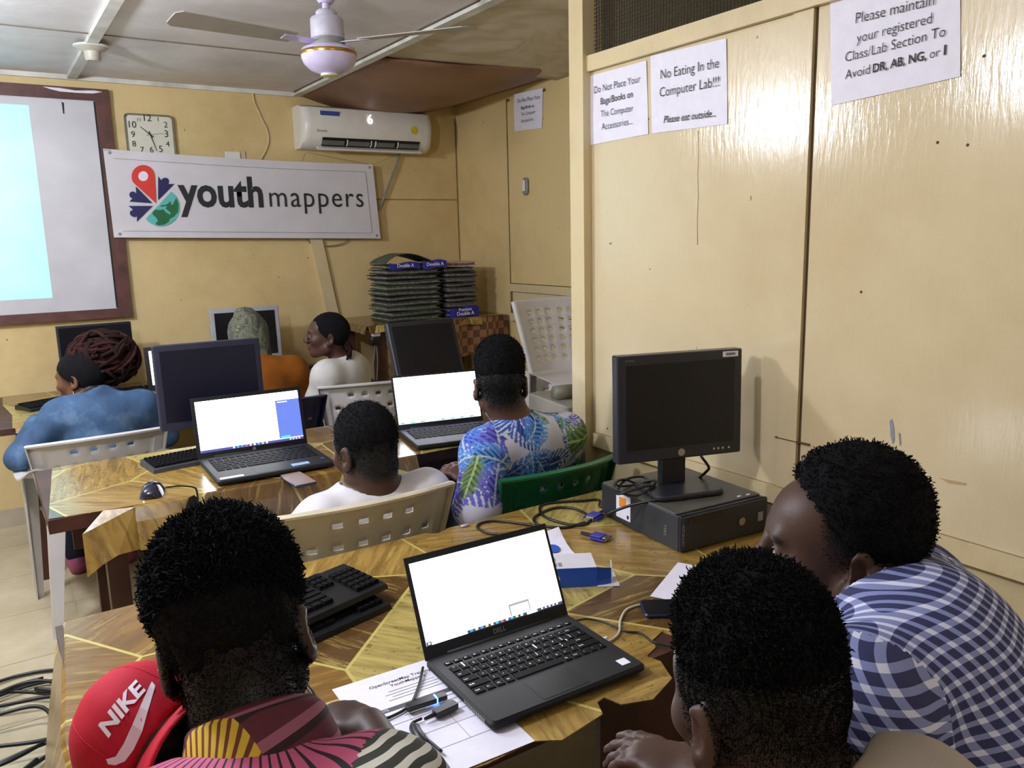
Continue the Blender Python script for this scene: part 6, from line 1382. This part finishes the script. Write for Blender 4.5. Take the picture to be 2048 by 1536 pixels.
hr, V, Fc = p5.hair(0.026, 0.0, (-0.01, 0.42), lift=0.010, fold=0.0018, ff=200, coarse=0.0045, box=1); p5.tufts(V, Fc, 8000, 0.0035, 0.0010, M_HAIR, 4, up=0.0)
ec = [p5.hc+p5.R @ A3(-0.086, 0.004, -0.02), at(966, 800, 2.66), at(972, 825, 2.67), at(985, 845, 2.70), at(1000, 880, 2.74)]
m = MB().tube([tuple(q-p5.base) for q in bez(ec, 5)], 0.0022, 6); m.build('earphone_cord', M_PAPER, p5.e, smooth=True)

# ---- man with curly hair, front left
nk = at(512, 1560, 1.07)
J = seated((0.06, 0.66, 0.53), 25, nk, 0.18, 0.06, thigh=0.40)
J.update(shR=at(755, 1628, 1.00), shL=at(315, 1720, 1.06), elR=A3(0.42, 0.86, 0.77), wrR=A3(0.435, 1.10, 0.79), elL=A3(0.02, 1.02, 0.77), wrL=A3(0.22, 1.24, 0.79))
p6 = Person('p6', 'man with thick curly hair in a colourful patterned shirt, front left', at(474, 1280, 1.09), 24, 20, -10, headsize=1.03, skin='3c2a24', neck_r=0.060, **J)
p6.hands = [dict(a=(J['wrR'], A3(-0.25, 1, -0.05), A3(0.2, 0.1, 1), -1), kw=dict(curl=0.95)), dict(a=(J['wrL'], A3(0.5, 1, -0.08), A3(0, 0, 1), 1), kw=dict(curl=0.5), fine=False)]
p6.body(0.010, 0.0042, fade(-0.130, -0.055, 0.50)).eyes()
def stripes(name, c1, c2, per, ang, duty=0.5, warp=0.15, edge=None):
    t = NT(name); uv = t.coord('UV'); sp = t.n('ShaderNodeSeparateXYZ'); t.l(uv, sp.inputs[0]); nz = t.noise(uv, 9, 2, 0.5)
    s_ = t.val('ADD', t.val('MULTIPLY', sp.outputs[0], math.sin(ang)), t.val('MULTIPLY', sp.outputs[1], math.cos(ang))); s_ = t.val('ADD', s_, t.val('MULTIPLY', nz, per*warp*4))
    f = t.val('FRACT', t.val('DIVIDE', s_, per)); c = t.mix(t.val('GREATER_THAN', f, duty), c1, c2)
    if edge: 
        e_, c3 = edge; ts = t.val('FRACT', t.val('DIVIDE', sp.outputs[0], 0.008)); c = t.mix(t.val('GREATER_THAN', sp.outputs[1], e_), c, t.mix(t.val('GREATER_THAN', ts, 0.72), c3, S('d8c8c4')))
    t.base(c); t.setp(Roughness=0.8); t.bump(t.noise(t.coord(), 600, 2), 0.15, 0.002); return t.m
M_PINKST = stripes('pink_black_print', S('c2577f'), S('241a26'), 0.016, 1.45, 0.72, 0.2); M_ZEBRA = stripes('olive_white_zebra_print', S('d9d8cc'), S('3b3d38'), 0.0095, 1.15, 0.45, 0.8, (0.165, S('96343f'))); M_PINKMIX = stripes('pink_navy_mottled_print', S('c75a80'), S('3a3f60'), 0.014, 0.9, 0.6, 0.9)
J_ = p6.J
def uv6(s): return [(J_['pelvis'], J_['neck'], 0.15, -s.fwd, None, 0.15), (J_['neck']+(J_['shL']-J_['neck'])*0.55, J_['elL'], 0.075, -s.fwd, None, 0.06), (J_['neck']+(J_['shR']-J_['neck'])*0.55, J_['elR'], 0.085, A3(0, 0, 1), None, 0.07)]
p6.uvs = lambda: uv6(p6)
p6.shirt([M_PINKST, M_PINKMIX, M_ZEBRA], 0.018, 0.95, False, 0.005, 0.064, 0.005, 11, uv=True, flare=0.02); p6.trousers(M_BLACKCL); p6.shoes(M_SHOE)
# standing collar with yellow fan and maroon stripes
ax_ = nrm(p6.hc+p6.R @ A3(0, -0.03, -0.06)-nk); cc = at(520, 1480, 1.075)
bk_ = nrm(-p6.fwd-np.dot(-p6.fwd, ax_)*ax_); sd_ = np.cross(ax_, bk_)
def ringp(th, r, h): return cc+ax_*h+(bk_*math.cos(th)+sd_*math.sin(th))*r
P = []; n = 64
for i in range(n+1):
    th = -2.75+5.5*i/n; hgt = 0.030+0.010*math.cos(th)
    P.append([ringp(th, 0.074, -0.035)-p6.base, ringp(th, 0.070, 0.0)-p6.base, ringp(th, 0.066, hgt)-p6.base, ringp(th, 0.069, hgt+0.004)-p6.base, ringp(th, 0.080, hgt-0.008)-p6.base, ringp(th, 0.090, -0.012)-p6.base, ringp(th, 0.096, -0.036)-p6.base])
m = MB().sheet(P); me = m.mesh('collar'); ul = me.uv_layers.new(name='UVMap'); lv = np.empty(len(me.loops), np.int32); me.loops.foreach_get('vertex_index', lv); b_ = len(P[0])
ul.data.foreach_set('uv', np.stack([(lv//b_)/n, (lv % b_)/(b_-1)], 1).astype(np.float32).ravel())
def collar_mat():
    t = NT('yellow_maroon_collar_print'); uv = t.coord('UV'); sp = t.n('ShaderNodeSeparateXYZ'); t.l(uv, sp.inputs[0]); u, v = sp.outputs[0], sp.outputs[1]
    du = t.val('SUBTRACT', u, 0.42); dv = t.val('SUBTRACT', v, 1.12); an = t.val('ARCTAN2', t.val('MULTIPLY', dv, 0.30), du); rad = t.val('SQRT', t.val('ADD', t.val('MULTIPLY', du, du), t.val('MULTIPLY', t.val('MULTIPLY', dv, 0.30), t.val('MULTIPLY', dv, 0.30))))
    ray = t.val('FRACT', t.val('MULTIPLY', an, 5.5)); yel = t.mix(t.val('GREATER_THAN', ray, 0.62), S('d2b22c'), S('6b3028'))
    ms_ = t.val('FRACT', t.val('ADD', t.val('MULTIPLY', v, 5.0), t.val('MULTIPLY', u, 3.0))); mar = t.mix(t.val('GREATER_THAN', ms_, 0.55), S('5b2230'), t.mix(t.val('GREATER_THAN', ms_, 0.8), S('9a5a70'), S('2a1418')))
    t.base(t.mix(t.val('LESS_THAN', rad, 0.155), mar, yel)); t.setp(Roughness=0.8); return t.m
co_ = link('collar', me, collar_mat(), p6.e, smooth=True); md = co_.modifiers.new('thickness', 'SOLIDIFY'); md.thickness = 0.003
hr, V, Fc = p6.hair(0.028, 0.006, (-0.10, 0.45), lift=0.006, fold=0.004, ff=120, coarse=0.005, box=1, front=0.092)
M_HAIR6 = hairmat('blue_black_curly_hair', S('15161c')); p6.tufts(V, Fc, 9000, 0.010, 0.0016, M_HAIR6, 5, curl=1.3, up=0.25, keep=lambda L: L[:, 2]+0.3*L[:, 1] > 0.03); p6.tufts(V, Fc, 5000, 0.0025, 0.0009, M_HAIR, 6, curl=1.0, up=0.0, name='hair_stubble', keep=lambda L: (L[:, 2] <= 0.05) & (L[:, 2] > -0.075))

# ---- person in the red cap, leaning over the table end
hc9 = at(372, 1522, 1.24)
nk = hc9+A3(0.005, -0.075, -0.15)
J = seated((-0.36, 0.95, 0.50), 25, nk, 0.15, 0.05, thigh=0.36, knee_z=0.46)
J.update(elL=A3(-0.10, 1.02, 0.70), wrL=A3(0.06, 1.20, 0.79), elR=A3(0.16, 1.00, 0.70), wrR=A3(0.20, 1.12, 0.79))
p9 = Person('p9', 'person in a backward red cap bending over the left end of the front table', hc9, 10, 42, -46, size=0.9, headsize=1.0, skin='3c2a24', neck_r=0.05, **J)
p9.hands = [dict(a=(J['wrL'], A3(1, 0.2, -0.05), A3(0, 0, 1), 1), kw=dict(curl=0.35), fine=False), dict(a=(J['wrR'], A3(1, 0.2, -0.05), A3(0, 0, 1), -1), kw=dict(curl=0.35), fine=False)]
p9.body(0.013, 0.009).eyes(); p9.shirt(cloth('dark_grey_shirt', S('2a2a30')), 0.015, 0.6, False, 0.010, 0.06, 0.004, 13); p9.trousers(M_BLACKCL, frac=0.9); p9.shoes(M_SHOE)
M_CAP = cloth('red_cotton_twill', S('b51f33'), 0.75, 0.05); R9 = p9.R @ np.diag([-1., -1., 1.]); g = lambda *q: p9.hc+R9 @ A3(*q)   # worn backwards
F = Field(); F.ell(g(0, -0.010, 0.045), A3(0.096, 0.116, 0.104), R9, 0.03); F.ell(g(0, 0.055, 0.085), A3(0.060, 0.050, 0.055), R9, 0.04); F.cut(R9 @ A3(0, 0.10, -1), g(0, 0, 0.022), 0.006)
cp, V, Fc = p9.shell('cap', F, M_CAP, 0.006, 0.0025, 45, 3)
from mathutils.bvhtree import BVHTree
BVH9 = BVHTree.FromPolygons([tuple(v) for v in V], [tuple(int(k) for k in f) for f in Fc])
P = []; Q = []
for i in range(17):
    a = math.radians(-78+156*i/16); row = []; row2 = []
    for j in range(6):
        f = j/5; rx_, ry_ = 0.095, 0.108+0.075*f*max(0.0, math.cos(a))**0.6; x = math.sin(a)*rx_*(1+0.02*f); y = math.cos(a)*ry_; z = 0.034-0.020*f-0.030*(math.sin(a)**2)*(0.4+0.6*f)
        row.append(g(x, y, z)-p9.base); row2.append(g(x, y, z-0.004)-p9.base)
    P.append(row); Q.append(row2)
MB().slab(P, Q).build('cap_brim', M_CAP, cp, fix=True, smooth=True)
tb = np.array(BVH9.ray_cast(Vector(g(0, -0.010, 0.3)), Vector(R9 @ A3(0, 0, -1)))[0])-p9.base; MB().lathe([(0.008, -0.002), (0.009, 0.002), (0.006, 0.006), (0.001, 0.007)], 14, tr(*tb) @ Matrix(R9.tolist()).to_4x4()).build('cap_button', M_CAP, cp, smooth=True)
M_WPRINT = simple('white_rubber_print', S('e2e0ea'), 0.5, var=0.02)
def on_cap(pts2, name):   # lay flat shapes on the front panel of the cap: (x across, z up) as seen from the front
    out = []
    for x, z in pts2:
        q0 = Vector(g(x, 0.25, z)); dr = Vector(R9 @ A3(0, -1, 0)); hit, nn, _, _ = BVH9.ray_cast(q0, dr)
        out.append(np.array(hit-dr*0.0016 if hit else g(x, 0.1, z))-p9.base)
    return out
def cap_text(body, x0, x1, z0, zh, slope):
    o = fit_text('cap_lettering', body, (0, 0, 0), (1, 0, 0), (0, 1, 0), M_WPRINT, cp, 0.035, 0.25, 1.0); co = np.empty(len(o.data.vertices)*3, np.float32); o.data.vertices.foreach_get('co', co); co = co.reshape(-1, 3); h = co[:, 1].max()
    pts = [(-(x0+(x1-x0)*c[0]), z0+slope*(x1-x0)*c[0]+zh*c[1]/h) for c in co]; o.data.vertices.foreach_set('co', np.array(on_cap(pts, ''), np.float32).ravel()); o.data.update()
cap_text('NIKE', -0.034, 0.034, 0.078, 0.019, 0.0)
top = [(-0.052, 0.066), (-0.045, 0.058), (-0.030, 0.0585), (-0.010, 0.063), (0.010, 0.069), (0.035, 0.0775), (0.062, 0.088)]; bot = [(0.035, 0.070), (0.010, 0.058), (-0.010, 0.049), (-0.030, 0.045), (-0.044, 0.046), (-0.052, 0.053), (-0.055, 0.061)]
poly = on_cap([(-x, z) for x, z in top+bot], 'swoosh'); k = len(top)
sw = MB(); sw.add([tuple(q) for q in poly], [(0, 13, 12), (0, 12, 1), (1, 12, 11), (1, 11, 10), (1, 10, 2), (2, 10, 3), (3, 10, 9), (3, 9, 4), (4, 9, 8), (4, 8, 5), (5, 8, 7), (5, 7, 6)]).build('cap_logo', M_WPRINT, cp)
for a in (0, 60, 120):
    pts = []
    for k in range(25):
        th = math.radians(-88+176*k/24); v = A3(math.sin(th)*math.cos(math.radians(a)), math.sin(th)*math.sin(math.radians(a)), math.cos(th)); q = A3(v[0]*0.097, v[1]*0.117, v[2]*0.105); 
        if q[2] < -0.015: continue
        o9 = g(0, -0.010, 0.045); dr = Vector(nrm(R9 @ q)); hit = BVH9.ray_cast(Vector(o9)+dr*0.3, -dr)[0]
        if hit: pts.append(tuple(np.array(hit)-p9.base))
    MB().tube(pts, 0.0011, 5).build('cap_seam', M_CAP, cp, smooth=True)

# ---- man with the faded haircut, front right
nk = at(1620, 1660, 0.93)
J = seated((0.50, 0.12, 0.53), 12, nk, 0.185, 0.055, thigh=0.44, knee_z=0.56)
J.update(shR=at(1825, 1668, 0.91), shL=at(1420, 1850, 0.97), elL=A3(0.47, 0.42, 0.68), wrL=at(1400, 1560, 1.16), elR=A3(0.86, 0.42, 0.74), wrR=A3(0.88, 0.66, 0.72))
p7 = Person('p7', 'man with a high faded haircut in a beige shirt, front right', at(1518, 1405, 0.91), 14, 14, -2, headsize=0.96, skin='4a342b', neck_r=0.060, **J)
p7.hands = [dict(a=(J['wrL'], nrm(at(1280, 1498, 1.20)-J['wrL']), A3(0.1, -0.35, 1), 1), kw=dict(curls=[0.12, 0.22, 0.32, 0.38])), dict(a=(J['wrR'], A3(-0.2, 1, -0.1), A3(0, 0, 1), -1), kw=dict(curl=0.4), fine=False)]
p7.body(0.010, 0.0038, fade(-0.075, 0.050, 0.28)).eyes()
p7.shirt(cloth('beige_grey_shirt', S('a59c90'), 0.8, 0.04), 0.018, 0.6, False, 0.007, 0.066, 0.005, 15); p7.trousers(M_JEANS); p7.shoes(M_SHOE)
hr, V, Fc = p7.hair(0.026, -0.003, (0.0, 0.15), lift=0.014, fold=0.002, ff=140, coarse=0.0045, box=1, front=0.090); p7.tufts(V, Fc, 11000, 0.0048, 0.0010, M_HAIR, 7, curl=1.3, up=0.05, keep=lambda L: L[:, 2] > 0.045)

# ---- man in the checked shirt leaning in, right
nk = at(1772, 1228, 1.26)
a_ = math.radians(-22); f_ = A3(math.sin(a_), math.cos(a_), 0); l_ = A3(math.cos(a_), -math.sin(a_), 0)
pel = nk-f_*0.36+l_*0.03; pel[2] = 0.64
J = seated(pel, -22, nk, 0.19, 0.045, thigh=0.20, knee_z=0.45, foot=0.08, shin=0.04)
J.update(elL=J['shL']+f_*0.02-A3(0, 0, 0.29)-l_*0.03, elR=J['shR']+f_*0.12-A3(0, 0, 0.26)+l_*0.03)
J.update(wrL=J['elL']+f_*0.23-A3(0, 0, 0.02), wrR=A3(1.30, 1.05, 0.79))
p8 = Person('p8', 'man in a blue and white checked shirt leaning in at the right', at(1678, 1090, 1.30), -44, 2, 0, headsize=1.0, skin='4a352d', neck_r=0.064, bulk=1.05, **J)
p8.hands = [dict(a=(J['wrL'], A3(-0.1, 1, -0.1), A3(0, 0, 1), 1), kw=dict(curl=0.4), fine=False), dict(a=(J['wrR'], A3(-0.3, 1, -0.05), A3(0, 0, 1), -1), kw=dict(curl=0.4), fine=False)]
p8.body(0.010, 0.0036, fade(-0.020, 0.020, 0.62, 0.036)).eyes((0, -0.35))
def gingham():
    t = NT('navy_white_gingham'); uv = t.coord('UV'); sp = t.n('ShaderNodeSeparateXYZ'); t.l(uv, sp.inputs[0]); P_ = 0.0175
    def band(o, duty): return t.val('GREATER_THAN', t.val('FRACT', t.val('DIVIDE', t.val('ADD', o, 5.0), P_)), duty)
    a = band(sp.outputs[0], 0.38); b = band(sp.outputs[1], 0.38); s_ = t.val('MULTIPLY', t.val('ADD', a, b), 0.5)
    t.base(t.ramp(s_, [(0.0, S('cfd2e4')), (0.34, S('7d86b4')), (0.67, S('2b2f58'))], 'CONSTANT')); t.setp(Roughness=0.8); t.bump(t.noise(t.coord(), 500, 2), 0.15, 0.002); return t.m
p8.uvs = lambda: [(J['pelvis'], J['neck'], 0.13, -0.6*p8.fwd, p8.lat, None)]+[(J['sh'+q], J['el'+q], 0.047, A3(0, 0, 0), p8.fwd, None) for q in 'LR']
p8.shirt(gingham(), 0.020, 0.85, False, 0.0055, 0.066, 0.005, 17, uv=True, flare=0.015, extra=lambda F: (F.cap(J['neck']-p8.spine*0.05, J['neck']+p8.spine*0.012, 0.088, 0.074, 0.012))); p8.trousers(M_JEANS); p8.shoes(M_SHOE)
hr, V, Fc = p8.hair(0.038, 0.009, plane=(-0.022, 0.66), back=0.012, lift=0.006, fold=0.0025, ff=150, coarse=0.0045, front=0.041, fn=-0.7, fz=0.08); p8.tufts(V, Fc, 8000, 0.0036, 0.0010, M_HAIR, 8, curl=1.2, up=0.0)

stubble(p4, 9000, -0.060, -0.010, 0.60); stubble(p5, 13000, -0.050, 0.005, 0.55, rad=0.0008); stubble(p6, 26000, -0.120, -0.050, 0.50, rad=0.0005); stubble(p7, 38000, -0.085, 0.055, 0.28, 0.045, rad=0.00048); stubble(p8, 8000, -0.035, 0.015, 0.62, 0.040)
